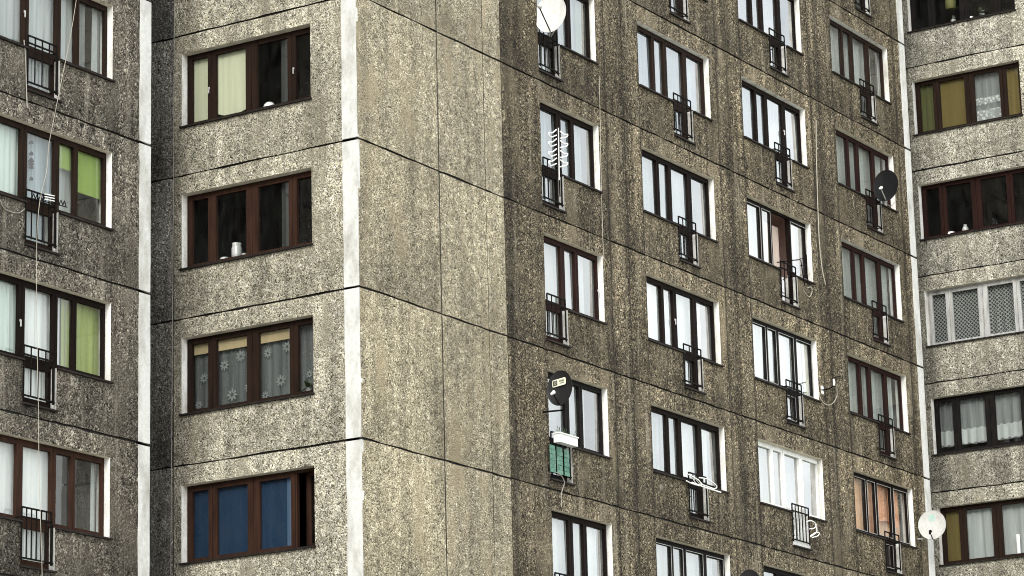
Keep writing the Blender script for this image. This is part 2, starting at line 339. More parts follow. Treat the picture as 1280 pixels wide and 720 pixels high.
# ------------------------------------------------------------------ walls with real openings and recessed joints
JW = .0175                      # half width of a floor joint
def build_wall(name, fac, parent, us, ks, mat_of, holes, vjoints=(), seed=0, pale=()):
    """us: (left, right); ks: (top joint, bottom joint) indices; holes: (u0,u1,z0,z1); vjoints: (u, k0, k1, width)"""
    rnd = random.Random(seed)
    ul, ur = us
    zt, zb = JZ(ks[0]), JZ(ks[1])
    cu, cz = {round(ul,4), round(ur,4)}, {round(zt,4), round(zb,4)}
    jz = {}
    for k in range(ks[0]+1, ks[1]):
        for s in (-1, 1): cz.add(round(JZ(k)+s*JW, 4)); jz[round(JZ(k)+s*JW, 4)] = 1
    for u0, u1, z0, z1 in holes:
        cu |= {round(u0,4), round(u1,4)}; cz |= {round(z0,4), round(z1,4)}
    ju = {}
    for u, k0, k1, w in vjoints:
        for s in (-.5, .5): cu.add(round(u+s*w, 4)); ju[round(u+s*w, 4)] = 1
    keep = set(cu)
    x = ul + .3
    while x < ur-.2:
        if min(abs(x-c) for c in cu) > .12: cu.add(round(x, 4))
        x += .33
    z = zb + .4
    while z < zt:
        if min(abs(z-c) for c in cz) > .2: cz.add(round(z, 4))
        z += .7
    cu, cz = sorted(cu), sorted(cz)
    nu, nz_ = len(cu)-1, len(cz)-1
    # vertices: joints wander by a few millimetres
    V = {}
    hu = [(h[0], h[1]) for h in holes]
    for i, u in enumerate(cu):
        for j, z in enumerate(cz):
            du = dz = 0.
            if z in jz: dz = rnd.uniform(-.012, .012)
            if u in ju and z not in jz and not any(h[2]-.02 < z < h[3]+.02 and h[0]-.02 < u < h[1]+.02 for h in holes): du = rnd.uniform(-.004, .004)
            V[i, j] = (u+du, z+dz)
    def cls(i, j):
        if not (0 <= i < nu and 0 <= j < nz_): return 'out'
        u, z = (cu[i]+cu[i+1])/2, (cz[j]+cz[j+1])/2
        for h in holes:
            if h[0] < u < h[1] and h[2] < z < h[3]: return 'hole'
        if any(abs(z-JZ(k)) < JW for k in range(ks[0]+1, ks[1])): return 'joint'
        for uj, k0, k1, w in vjoints:
            if abs(u-uj) < w/2 and JZ(k1) < z < JZ(k0): return 'vj'
        return 'wall'
    dep = {'wall': 0., 'joint': .045, 'vj': .012, 'hole': .30, 'out': .30}
    mb = MB()
    C = {(i, j): cls(i, j) for i in range(-1, nu+1) for j in range(-1, nz_+1)}
    def p(i, j, d): return fac.p(V[i, j][0], V[i, j][1], d)
    for i in range(nu):
        for j in range(nz_):
            c = C[i, j]
            if c == 'hole': continue
            d = dep[c]; uc, zc = (cu[i]+cu[i+1])/2, (cz[j]+cz[j+1])/2
            mt = mat_of(uc, zc) if c == 'wall' else M['joint'] if c == 'joint' else M['vjoint']
            mb.face([p(i,j,d), p(i+1,j,d), p(i+1,j+1,d), p(i,j+1,d)], mt)
            for di, dj, e in ((1,0,((i+1,j),(i+1,j+1))), (-1,0,((i,j+1),(i,j))), (0,1,((i+1,j+1),(i,j+1))), (0,-1,((i,j),(i+1,j)))):
                c2 = C[i+di, j+dj]; d2 = dep[c2]
                if c2 == 'out' or d2 <= d: continue
                a, b = e
                if c2 == 'hole': m2 = M['reveal'] if di else ((M['reveal'] if any(h[0] < uc < h[1] and abs(h[3]-cz[j]) < .01 for h in pale) else M['soffit']) if dj < 0 else M['concrete'])
                else: m2 = M['joint'] if c2 == 'joint' else M['vjoint']
                mb.face([p(*a, d), p(*a, d2), p(*b, d2), p(*b, d)], m2)
    return mb.build(name, parent, weld=True)
def strip(fac, parent, u0, u1, ks, name='painted_strip', seed=0):
    """a white painted band, one length per storey, chipped at the joints"""
    rnd = random.Random(seed); mb = MB()
    for k in range(ks[0], ks[1]):
        zt, zb = JZ(k)-JW-rnd.uniform(0,.015), JZ(k+1)+JW+rnd.uniform(0,.015)
        n = 9; e0 = [u0+rnd.uniform(-.012,.008) for _ in range(n)]; e1 = [u1+rnd.uniform(-.006,.003) for _ in range(n)]
        zs = [zb+(zt-zb)*i/(n-1) for i in range(n)]
        rows = []
        for i in range(n):
            rows.append([fac.p(e0[i],zs[i],.0), fac.p(e0[i],zs[i],-.012), fac.p(e1[i],zs[i],-.012), fac.p(e1[i],zs[i],.05)])
        mb.grid(rows, M['white'], False)
        for r in (rows[0], rows[-1]): mb.face(r, M['white'])
    return mb.build(name, parent)

# ------------------------------------------------------------------ windows
L_FOUR = [(.10,.81), (.92,1.32), (1.46,2.18), (2.35,3.08)]          # balcony door is the third light
L_LEFT = [(.11,.84), (1.01,1.73), (1.87,2.27), (2.38,3.09)]         # mirror of it: door is the second
L_THREE = [(.10,.80), (.97,1.37), (1.50,2.21)]                      # door is the first
L_END = [(.13,.51), (.70,1.41), (1.68,2.39), (2.58,2.92)]           # end walls, no door
def quad_ring(mb, fac, a0, a1, z0, z1, b0, b1, y0, y1, d0, d1, mat):
    mb.box(fac, a0, b0, z0, z1, d0, d1, mat); mb.box(fac, b1, a1, z0, z1, d0, d1, mat)
    mb.box(fac, b0, b1, z0, y0, d0, d1, mat); mb.box(fac, b0, b1, y1, z1, d0, d1, mat)
def window(fac, parent, u0, u1, zt, zb, lights, frame='darkbrown', door=None, notch=None, zn=None, rec=.11, glass='glass',
           room='room', open_light=None, label=None, handles=(), edge=None, seed=0):
    rnd = random.Random(seed*31+5); fm = M[frame]
    mb = MB()
    fd = rec+.022
    # outer frame: head, jambs, bottom rail and the posts between sashes (set a little behind the sash faces)
    def seg(a, b, za, zc): mb.box(fac, a, b, za, zc, fd, fd+.075, fm)
    L = [(u0+a, u0+b) for a, b in lights]
    edges = [u0+.045] + [(L[i][1]+L[i+1][0])/2 for i in range(len(L)-1)] + [u1-.045]
    seg(u0, u1, zt-.055, zt); seg(u0, u0+.05, zb+.05, zt-.055); seg(u1-.05, u1, zb+.05, zt-.055)
    for i, e in enumerate(edges[1:-1]): seg(e-.028, e+.028, zb+.05, zt-.055)
    if door is None: seg(u0, u1, zb, zb+.05)
    else:
        da, db = notch
        if da-u0 > .05: seg(u0, da, zb, zb+.05)
        seg(db, u1, zb, zb+.05)
        seg(da, da+.035, zn, zb+.05); seg(db-.035, db, zn, zb); seg(da+.035, db-.035, zn, zn+.05)
    w = mb.build('window', parent, base=fac.p((u0+u1)/2, zb, rec))
    if label: w['label'] = label
    # sashes and panes
    gm = MB(); M_g = M[glass]; gd = rec+.05
    for i, (a, b) in enumerate(L):
        sb = MB(); e0, e1 = edges[i]+.005, edges[i+1]-.005
        top, bot = zt-.045, zb+.03
        g1 = zt-.115
        d0, d1 = rec+rnd.uniform(-.004,.004), rec+.062
        isdoor = door == i
        if isdoor:
            da, db = notch
            quad_ring(sb, fac, e0, e1, zb+.03, top, a, b, zb+.115, g1, d0, d1, fm)
            quad_ring(sb, fac, da+.04, db-.04, zn+.045, zb+.026, da+.06, b-.03, zn+.14, zb-.08, d0, d1, fm)
            gq = [(a, b, zb+.115, g1), (da+.06, b-.03, zn+.14, zb-.08)]
        else:
            quad_ring(sb, fac, e0, e1, bot, top, a, b, zb+.10, g1, d0, d1, fm); gq = [(a, b, zb+.10, g1)]
        if edge: # pale weathered putty line round the pane
            for (x0, x1, y0, y1) in gq:
                quad_ring(sb, fac, x0-.012, x1+.012, y0-.012, y1+.012, x0, x1, y0, y1, d0-.004, d0+.006, M[edge])
        if open_light == i:
            # sash swung into the room about its left edge: rebuild it turned
            hinge = -1 if fac.kind == 'B' else 1
            ang = math.radians(78 if hinge > 0 else 32)*hinge; c0 = fac.p(e0 if hinge > 0 else e1, 0, rec+.03)
            ax, nn = fac.p(1,0,0)-fac.p(0,0,0), -fac.n()
            nv = []
            for v in sb.v:
                q = Vector(v)-c0; x, y = q.dot(ax), q.dot(nn)
                nv.append(tuple(c0 + ax*(x*math.cos(ang)+y*-math.sin(ang)) + nn*(x*math.sin(ang)+y*math.cos(ang)) + Vector((0,0,q.z))))
            sb.v = nv; gq = gq[1:]
            if hinge < 0:   # its pane turns with it
                tq = lambda u, z: fac.p(e1-(e1-u)*math.cos(-ang)+.02*math.sin(-ang), z, rec+.05+(e1-u)*math.sin(-ang))
                gm.face([tq(a, zb+.10), tq(b, zb+.10), tq(b, g1), tq(a, g1)], M_g)
        so = sb.build('balcony_door' if isdoor else 'sash', w)
        for (x0, x1, y0, y1) in gq:
            t1, t2 = rnd.uniform(-.014,.014), rnd.uniform(-.012,.012)
            gm.face([fac.p(x0-.004,y0-.004,gd), fac.p(x1+.004,y0-.004,gd+t1*(x1-x0)), fac.p(x1+.004,y1+.004,gd+t1*(x1-x0)+t2*(y1-y0)), fac.p(x0-.004,y1+.004,gd+t2*(y1-y0))], M_g)
    gm.build('pane', w)
    for li, side in handles:
        x = L[li][1]+.04 if side > 0 else L[li][0]-.04; zc = (zt+zb)/2-.02
        hb = MB(); hb.box(fac, x-.012, x+.012, zc-.02, zc+.02, rec-.014, rec-.003, M['tin']); hb.box(fac, x-.008, x+.008, zc-.11, zc+.01, rec-.035, rec-.016, M['tin'])
        hb.build('handle', w)
    # metal sill
    def sl(a, b, z):
        sm = MB()
        sm.box(fac, a, b, z-.028, z-.004, -.055, .0, M['sill']); sm.box(fac, a+.004, b-.004, z-.004, z+.006, -.05, rec+.015, M['sill'])
        sm.build('sill', w)
    if door is None: sl(u0-.03, u1+.03, zb)
    else:
        if notch[0]-u0 > .08: sl(u0-.03, notch[0]+.0, zb)
        sl(notch[1], u1+.03, zb); sl(notch[0]-.02, notch[1]+.02, zn)
    # the room behind
    rb = MB(); zf, zc = (zn if zn else zb-.75)-.02, zt+.25
    ra, rb_, rz = u0-.25, u1+.25, 3.4
    rm = M[room]
    P = lambda u, z, d: fac.p(u, z, d)
    rb.face([P(ra,zf,rz), P(rb_,zf,rz), P(rb_,zc,rz), P(ra,zc,rz)], rm)
    rb.face([P(ra,zf,.31), P(ra,zf,rz), P(ra,zc,rz), P(ra,zc,.31)], rm); rb.face([P(rb_,zf,.31), P(rb_,zc,.31), P(rb_,zc,rz), P(rb_,zf,rz)], rm)
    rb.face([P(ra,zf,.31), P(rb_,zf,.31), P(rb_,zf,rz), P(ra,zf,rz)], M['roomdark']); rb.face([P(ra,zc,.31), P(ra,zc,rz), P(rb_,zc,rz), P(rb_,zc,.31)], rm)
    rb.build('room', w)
    return w
def railing(fac, parent, u0, u1, zt, zb, bars=4, mat='iron', d=-.035, r=.009, label=None, ret=True, seed=0, name='railing', band=.155):
    mb = MB(); m_ = M[mat]; rq = random.Random(int(u0*131)+int(zt*77)+seed)
    if name == 'railing' and label is None: bars += rq.choice((-1,0,0,0,1)); band *= rq.uniform(.85,1.15); zt += rq.uniform(-.025,.02)
    R = lambda a, b, z, t=.014: mb.box(fac, a, b, z-t, z+t, d-.012, d+.012, m_)
    R(u0, u1, zt); R(u0, u1, zt-band); R(u0, u1, zb)
    for i in range(bars+1):
        u = u0+(u1-u0)*i/bars; t = .012 if i in (0, bars) else r
        mb.box(fac, u-t, u+t, zb-.05 if i in (0, bars) else zb, zt, d-t, d+t, m_)
    # feet back into the reveal
    for u in (u0, u1):
        for z in (zb, zt-band): mb.box(fac, u-.010, u+.010, z-.010, z+.010, d, .10, m_)
    if ret:   # second upright of the fixing, set back against the reveal
        mb.box(fac, u1+.080, u1+.093, zb-.04, zt-band-.03, .0, .02, m_)
        mb.box(fac, u1, u1+.093, zb-.01, zb+.012, -.02, .02, m_)
    o = mb.build(name, parent)
    if label: o['label'] = label
    return o

# ------------------------------------------------------------------ cloth behind the glass
def cloth_obj(name, fac, u0, u1, zt, zb, d, mat, label, cat, group=None, amp=.025, waves=6., sag=0., seed=0, extra=None):
    rnd = random.Random(seed+int(u0*97)+int(zt*31)); mb = MB(); n = max(8, int((u1-u0)*22)); rows = []
    ph = rnd.uniform(0, 6.28); k1, k2 = waves*rnd.uniform(.85,1.15), waves*2.3
    for j in range(5):
        t = j/4; z = zt+(zb-zt)*t; row = []
        for i in range(n+1):
            u = u0+(u1-u0)*i/n
            dd = amp*((.55+.45*t)*math.sin(ph+k1*6.283*(u-u0))+.4*math.sin(ph*2+k2*6.283*(u-u0)))
            zz = z
            if j == 4: zz += sag*(4*((i/n)-.5)**2) + (.006*math.sin(9*u+ph) if amp else 0)
            row.append(fac.p(u, zz, d+dd))
        rows.append(row)
    mb.grid(rows, M[mat])
    if extra: extra(mb)
    o = mb.build(name, base=fac.p((u0+u1)/2, zb, d))
    return tag(o, label, cat, group)

# ================================================================== the three blocks
K0, K1 = -7, 6
base1, base2, base3 = (-14., 9., 0), (12., 6., 0), (30., 3., 0)
b1 = empty('apartment_block', base1, 'left grey pebbledash apartment block ending in a white painted strip', 'apartment block', 'stepped apartment blocks')
b2 = empty('apartment_block', base2, 'middle apartment block with pale end walls and a long dark stained facade', 'apartment block', 'stepped apartment blocks')
b3 = empty('apartment_block', base3, 'right apartment block showing a pale end wall at the photo edge', 'apartment block', 'stepped apartment blocks')

T, B, D = .385, 1.832, 2.591
COLS = {'c1': (6.452, 8.764, L_THREE, 0, (6.452, 7.297)), 'c2': (10.560, 13.745, L_FOUR, 2, (12.039, 12.903)),
        'c3': (15.298, 18.446, L_FOUR, 2, (16.777, 17.63)), 'c4': (20.060, 23.253, L_FOUR, 2, (21.54, 22.41))}
ROWS4 = {'c1': range(-3, 4), 'c2': range(-3, 4), 'c3': range(-4, 4), 'c4': range(-4, 4)}
W1 = (-6.160, -2.973, L_LEFT, 1, (-5.31, -4.43)); ROWS1 = range(-2, 4)
W2 = (-4.074, -1.047); ROWS2 = range(-2, 4); T2, B2 = .367, 1.834
W5 = (-.641, 2.340); ROWS5 = range(-5, 3); T5, B5 = .380, 1.842

holes4 = []
for c, (a, b, L, dr, (na, nb)) in COLS.items():
    for s in ROWS4[c]:
        holes4.append((a, b, JZ(s)-B, JZ(s)-T)); holes4.append((na, nb, JZ(s)-D, JZ(s)-B))
holes1 = []
for s in ROWS1: holes1 += [(W1[0], W1[1], JZ(s)-B, JZ(s)-T), (W1[4][0], W1[4][1], JZ(s)-D, JZ(s)-B)]
holes2 = [(W2[0], W2[1], JZ(s)-B2, JZ(s)-T2) for s in ROWS2]
holes5 = [(W5[0], W5[1], JZ(s)-B5, JZ(s)-T5) for s in ROWS5]

vj4 = []
for c, (a, b, L, dr, nn) in COLS.items():
    if c != 'c1': vj4.append((a-.03, K0, K1, .020))
    vj4.append((b+.33, K0, K1, .024))
vj4.append((9.85, K0, K1, .022)); vj4.append((14.6, K0, K1, .018)); vj4.append((19.2, K0, K1, .022))
build_wall('window_wall', F1, b1, (-26., -2.19), (K0, K1), lambda u, z: M['wall_left'], holes1, [(-7.4, K0, K1, .014)], 1)
strip(F1, b1, -2.19, -1.873, (K0, K1), seed=1)
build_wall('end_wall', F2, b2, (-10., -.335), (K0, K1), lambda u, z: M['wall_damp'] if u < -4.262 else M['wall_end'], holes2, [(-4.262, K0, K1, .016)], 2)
strip(F2, b2, -.335, 0., (K0, K1), seed=2)
build_wall('blank_wall', F4, b2, (0., 4.985), (K0, K1), lambda u, z: M['wall_light'], [], [(2.69, K0, K1, .035), (4.335, K0, K1, .016)], 3)
build_wall('window_wall', F4, b2, (4.985, 23.97), (K0, K1), lambda u, z: M['wall_dark'], holes4, [(5.0, K0, K1, .02)]+vj4, 4,
           pale=[(COLS[c][0], COLS[c][1], 0, JZ(k)-T) for c, k in (('c2',-2), ('c3',-2), ('c4',-1), ('c4',-3), ('c2',-3))])
strip(F4, b2, 23.97, 24.295, (K0, K1), seed=3)
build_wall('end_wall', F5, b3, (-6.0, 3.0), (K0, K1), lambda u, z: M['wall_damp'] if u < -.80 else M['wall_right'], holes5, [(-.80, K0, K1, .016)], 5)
strip(F5, b3, 3.0, 3.33, (K0, K1), seed=4)
# rear walls, returns and flat roofs
def shell(parent, x0, x1, y0, y1, faces, link=None):
    zt = JZ(K0); mb = MB(); m_ = M['wall_left']; zb = JZ(K1)
    if 'E' in faces: mb.face([(x1,y0,0),(x1,y1,0),(x1,y1,zt),(x1,y0,zt)], m_)
    if 'W' in faces: mb.face([(x0,y1,0),(x0,y0,0),(x0,y0,zt),(x0,y1,zt)], m_)
    if 'N' in faces: mb.face([(x1,y1,0),(x0,y1,0),(x0,y1,zt),(x1,y1,zt)], m_)
    if 'S' in faces: mb.face([(x0,y0,0),(x1,y0,0),(x1,y0,zt),(x0,y0,zt)], m_)
    if link: mb.face([(link[0],link[2],0),(link[1],link[2],0),(link[1],link[2],zt),(link[0],link[2],zt)], M['wall_damp'])
    mb.build('rear_wall', parent)
    r = MB(); r.wbox((x0-.15, y0-.12, zt-.02), (x1+.12, y1+.1, zt+.35), M['concrete']); r.build('roof', parent)
    p = MB()      # plinth down to the ground under the front wall
    p.wbox((x0+.02, y0+.02, -.3), (x1-.02, y0+.3, zb+.0), M['concrete']); p.wbox((x0+.02, y0+.32, -.3), (x0+.3, y1-.02, zb), M['concrete']); p.build('plinth', parent)
shell(b1, -26., -1.878, 3.329, 15., 'EWN')
shell(b2, 0., 24.29, 0., 12., 'EN', link=(-1.878, 0., 9.))
build_wall('blank_wall', Fac('A', -3.33), b3, (26.083, 50.), (K0, K1), lambda u, z: M['wall_light'] if u < 31.07 else M['wall_dark'], [], [(28.77, K0, K1, .035), (31.07, K0, K1, .02), (35.9, K0, K1, .02)], 6)
shell(b3, 26.083, 50., -3.33, 9., 'EN', link=(24.29, 26.083, 5.4))

# ------------------------------------------------------------------ windows of the dark facade
GC = 'net curtains behind the windows'
def lab4(col, s): return f'{col}{s}'
ST4 = {  # frame, cloth, colour of glass reflections come from the sky
 ('c1',-3): ('darkbrown','net'), ('c1',-2): ('darkbrown','net'), ('c1',-1): ('darkbrown','netblue'), ('c1',0): ('maroon','net'), ('c1',1): ('black','net'), ('c1',2): ('darkbrown','white_cloth'), ('c1',3): ('darkbrown','net'),
 ('c2',-3): ('brown','net'), ('c2',-2): ('brown','netblue'), ('c2',-1): ('darkbrown','netblue'), ('c2',0): ('darkbrown','white_cloth'), ('c2',1): ('darkbrown','net'), ('c2',2): ('black','net'), ('c2',3): ('black','net'),
 ('c3',-4): ('darkbrown','net'), ('c3',-3): ('darkbrown','netthin'), ('c3',-2): ('darkbrown','netblue'), ('c3',-1): ('darkbrown','net'), ('c3',0): ('black','white_cloth'), ('c3',1): ('upvc','netthin'), ('c3',2): ('black','net'), ('c3',3): ('black','net'),
 ('c4',-4): ('darkbrown','net'), ('c4',-3): ('brown','net'), ('c4',-2): ('maroon','netmid'), ('c4',-1): ('maroon','netmid'), ('c4',0): ('maroon','netmid'), ('c4',1): ('darkbrown',None), ('c4',2): ('darkbrown','net'), ('c4',3): ('darkbrown','net')}
WHERE = {('c1',-2): 'window behind the white dish on a railing', ('c1',-1): 'window behind the white zigzag wire antenna', ('c1',0): 'maroon framed three-light window above the black dish',
 ('c1',1): 'three-light window behind the black dish', ('c1',2): 'three-light window below the green balcony screen',
 ('c2',-2): 'second-column window beside the white dish', ('c2',-1): 'second-column window just right of the zigzag antenna', ('c2',0): 'second-column window two floors above the hooped rack',
 ('c2',1): 'window above the white hooped drying rack', ('c2',2): 'window left of the half-hidden dark dish',
 ('c3',-3): 'topmost third-column window, cut by the photo edge', ('c3',-2): 'third-column window one floor above the open balcony door', ('c3',-1): 'window with the open balcony door',
 ('c3',0): 'window left of the wall bracket with looped cable', ('c3',1): 'only white plastic framed window on the dark facade', ('c3',2): 'window right of the half-hidden dark dish',
 ('c4',-3): 'topmost fourth-column window beside the white strip', ('c4',-2): 'window behind the graphite dish', ('c4',-1): 'window one floor below the graphite dish', ('c4',0): 'window one floor above the orange curtains'}
AD = {'netmid': 'greyish net curtain in the ', 'net': 'white net curtain in the ', 'netblue': 'cool white net curtain in the ', 'netthin': 'thin grey net curtain in the ', 'white_cloth': 'plain white curtain in the '}
rg = random.Random(3)
for c, (a, b, L, dr, nn) in COLS.items():
    for s in ROWS4[c]:
        fr, cl = ST4[c, s]
        zt, zb, zn = JZ(s)-T, JZ(s)-B, JZ(s)-D
        vis = (c, s) in WHERE or (c, s) == ('c4', 1)
        if not vis and (c, s) not in (('c2',-3), ('c4',-4), ('c3',-4)): 
            pass
        lb = {('c3',1): 'white plastic framed window', ('c3',-1): 'window with its balcony door swung open'}.get((c, s))
        hd = {('c1',0): [(2,1)], ('c2',0): [(1,1)], ('c3',-2): [(2,1)], ('c2',-1): []}.get((c, s), ())
        ed = {('c3',0): 'greywood', ('c4',1): 'greywood', ('c3',-1): 'greywood', ('c2',2): 'greywood'}.get((c, s))
        window(F4, b2, a, b, zt, zb, L, fr, dr, nn, zn, .11, 'glassclear' if c == 'c4' else 'glass', 'roompink' if (c, s) == ('c3',-1) else 'room',
               open_light=2 if (c, s) == ('c3',-1) else None, label=lb, handles=hd, edge=ed, seed=ord(c[1])*17+s)
        # railing
        bars = 4
        ru0, ru1 = (nn[0]-.04, nn[1]-.14) if c != 'c1' else (a-.0, nn[1]-.15)
        wide = (c, s) == ('c3', 1)
        railing(F4, b2, ru0, ru1+(.05 if wide else 0), JZ(s)-(1.64 if not wide else 1.66), zn+.13, bars=5 if wide else (3 if c == 'c4' else 4),
                label='railing with white bars behind black ones' if wide else None, ret=not wide, seed=s)
        if cl and vis:
            x0, x1 = a+.06, b-rg.choice((.14,.26,.34,.42))
            if (c, s) == ('c3', -1): continue
            cloth_obj('net_curtain' if 'net' in cl else 'curtain', F4, x0, x1, zt-.03, zn+.06, .30, cl, AD[cl]+WHERE[c, s], 'curtain', GC, waves=3.2, seed=s)
# single odd curtains on this facade
a, b = COLS['c3'][:2]; s = -1
cloth_obj('net_curtain', F4, a+.06, a+1.38, JZ(s)-T-.03, JZ(s)-B+.02, .30, 'net', 'white net curtain left of the open balcony door', 'curtain', GC)
cloth_obj('net_curtain', F4, a+2.42, b-.25, JZ(s)-T-.03, JZ(s)-B+.02, .30, 'net', 'white net curtain right of the open balcony door', 'curtain', GC)
cloth_obj('curtain', F4, a+1.55, a+2.3, JZ(s)-T-.22, JZ(s)-D+.1, .42, 'blush', 'pinkish sheet standing in for the lit room wall behind the open balcony door', 'curtain', amp=.006)  # added sheet in place of the lit pink wall inside, no curtain
a, b = COLS['c4'][:2]; s = 1
cloth_obj('curtain', F4, a+.06, a+.92, JZ(s)-T-.03, JZ(s)-B+.02, .27, 'apricot', 'apricot curtain at the left light of the orange-curtained window', 'curtain', amp=.012)
cloth_obj('curtain', F4, a+.98, a+1.62, JZ(s)-T-.03, JZ(s)-B+.02, .27, 'orange', 'orange curtain at the narrow light of the orange-curtained window', 'curtain', amp=.02)
cloth_obj('curtain', F4, a+1.66, a+2.85, JZ(s)-T-.03, JZ(s)-B+.55, .27, 'orange', 'orange half curtain above the balcony door at bottom right', 'curtain', amp=.02, sag=-.1)
cloth_obj('curtain', F4, a+1.60, b-.06, JZ(s)-T-.03, JZ(s)-B+.02, .36, 'apricot', 'apricot sheer hanging behind the orange half curtain', 'curtain', amp=.02)
for (c, s, x0, x1, m_, t) in (('c1',-2, 1.95, 2.2, 'sage', 'sage green side curtain beside the white dish window'), ('c3',0, 2.9, 3.1, 'cream', 'cream side curtain left of the looped cable bracket'),
                       ('c3',1, 2.6, 2.85, 'greycloth', 'dark grey side curtain in the white plastic framed window')):
    a = COLS[c][0]
    cloth_obj('side_curtain', F4, a+x0, a+x1, JZ(s)-T-.05, JZ(s)-B+.02, .26, m_, t, 'curtain', amp=.015)

# ------------------------------------------------------------------ left block windows
ST1 = {-2: 'brown', -1: 'brown', 0: 'brown', 1: 'darkbrown', 2: 'red', 3: 'brown'}
for s in ROWS1:
    window(F1, b1, W1[0], W1[1], JZ(s)-T, JZ(s)-B, L_LEFT, ST1[s], 1, W1[4], JZ(s)-D, .11, 'glassclear', 'room', seed=70+s,
           handles={1: [(0,1)], -1: [(0,1)]}.get(s, ()), label='red-brown framed window' if s == 2 else None)
    railing(F1, b1, W1[4][0]-.02, W1[4][1]-.14, JZ(s)-1.60, JZ(s)-D+.13, bars={-1:4, 0:4, 1:4, 2:7}.get(s, 4), seed=s)
a, b = W1[:2]
def c1(name, s, x0, x1, t0, t1, m_, lbl, d=.28, **k):
    zt, zb = JZ(s)-T-.02, JZ(s)-B+.02
    return cloth_obj(name, F1, a+x0, a+x1, zt+(zb-zt)*t0, zt+(zb-zt)*t1, d, m_, lbl, 'blind' if 'blind' in name else 'curtain', None, **k)
c1('net_curtain', -1, .05, 2.35, 0, 1.48, 'net', 'pleated white net curtain in the top left window', waves=5)
c1('net_curtain', -1, 2.42, 2.72, 0, 1, 'netthin', 'grey striped net at the right light of the top left window', waves=7)
c1('net_curtain', -1, 2.95, 3.15, 0, 1, 'net', 'thin white drape edge at the far right of the top left window', waves=5)
c1('curtain', 0, .05, 1.0, 0, 1, 'mint', 'pale mint curtain left of the hanging chime')
c1('net_curtain', 0, 1.05, 1.95, 0, 1.48, 'netblue', 'bluish white net behind the hanging wind chime', waves=4)
c1('roller_blind', 0, 1.90, 2.30, 0, .36, 'green', 'short green roller blind over the narrow light', d=.21, amp=0)
c1('roller_blind', 0, 2.40, 3.12, 0, .60, 'green', 'bright green roller blind drawn half way down', d=.21, amp=0)
c1('net_curtain', 0, 1.98, 2.42, .30, 1, 'net', 'white net below the short green roller blind', d=.32)
c1('curtain', 1, .05, 1.0, 0, 1, 'mint', 'pale curtain at the photo edge beside the full-length olive drape')
c1('curtain', 1, 1.05, 2.12, 0, 1.48, 'white_cloth', 'smooth white curtain at the door light beside the olive drape')
c1('side_curtain', 1, 2.16, 2.40, 0, 1, 'olive', 'narrow strip of olive curtain in the narrow light')
c1('curtain', 1, 2.46, 3.22, 0, 1, 'olive', 'wide olive green curtain filling the right light', amp=.012)
c1('curtain', 2, .05, 2.05, 0, 1.48, 'white_cloth', 'plain pale curtain in the red-brown framed window', amp=.012)
c1('side_curtain', 2, 3.0, 3.14, 0, 1, 'net', 'thin pale drape edge in the red-brown framed window')

# ------------------------------------------------------------------ end wall windows of the middle block
ST2 = {-2: 'brown', -1: 'brown', 0: 'red', 1: 'brown', 2: 'red', 3: 'brown'}
for s in ROWS2:
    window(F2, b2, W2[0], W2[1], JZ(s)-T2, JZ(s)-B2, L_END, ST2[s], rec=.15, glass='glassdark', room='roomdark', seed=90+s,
           handles={-1: [(0,1), (3,-1)]}.get(s, ()), open_light=3 if s == 2 else None, label='window with its narrow right sash swung open' if s == 2 else None)
a, b = W2
def c2(name, s, x0, x1, t0, t1, m_, lbl, d=.30, **k):
    zt, zb = JZ(s)-T2-.02, JZ(s)-B2+.02
    return cloth_obj(name, F2, a+x0, a+x1, zt+(zb-zt)*t0, zt+(zb-zt)*t1, d, m_, lbl, 'blind' if 'blind' in name else 'curtain', None, **k)
c2('roller_blind', -1, .08, .56, 0, 1, 'cream', 'narrow cream blind beside the white handle', d=.25, amp=.003)
c2('roller_blind', -1, .62, 1.46, 0, .93, 'cream', 'wide cream blind with a sagging lower edge', d=.25, amp=.004, sag=.09)
c2('side_curtain', -1, 2.15, 2.36, 0, 1, 'greycloth', 'dark grey curtain strip in the cream-blind window')
c2('side_curtain', 0, 2.12, 2.34, 0, .96, 'greycloth', 'dark grey curtain strip in the unlit window with the jar')
for (x0, x1, n_) in ((.06, .55, 'narrow'), (.62, 1.46, 'middle'), (1.62, 2.43, 'right')):
    c2('roller_blind', 1, x0, x1, 0, .20, 'beige', f'{n_} beige blind pulled up above the daisy net', d=.24, amp=0)
def daisies(mb):
    rr = random.Random(5); zt, zb = JZ(1)-T2, JZ(1)-B2
    for u, t, r in ((.33,.52,.10), (.20,.86,.09), (.80,.40,.11), (1.18,.32,.12), (.98,.80,.13), (1.36,.74,.10), (1.80,.34,.10), (2.25,.30,.11), (2.10,.72,.12), (1.74,.88,.09), (2.42,.55,.08), (2.75,.70,.08)):
        r *= .88; c = (a+u, zt+(zb-zt)*t); ph = rr.uniform(0, 1)
        for k in range(8):
            an = ph+k*math.pi/4; ca, sa = math.cos(an), math.sin(an)
            pt = lambda q, w: F2.p(c[0]+ca*q*r-sa*w*r, c[1]+sa*q*r+ca*w*r, .262+.004*k/8)
            mb.face([pt(.18,0), pt(.55,-.2), pt(.95,-.12), pt(1.05,0), pt(.95,.12), pt(.55,.2)], M['daisy'])
c2('net_curtain', 1, .06, 2.96, .02, .99, 'netdark', 'grey net curtain printed with white daisies', d=.32, waves=5, extra=daisies)
c2('roller_blind', 2, .06, .56, 0, 1, 'blue', 'narrow blue blind at the left of the blue window', d=.25, amp=.003)
c2('roller_blind', 2, .62, 1.48, 0, 1, 'blue', 'wide blue blind left of the thick central post', d=.25, amp=.003)
c2('roller_blind', 2, 1.60, 2.32, 0, 1, 'blue', 'wide blue blind right of the thick central post', d=.25, amp=.003)
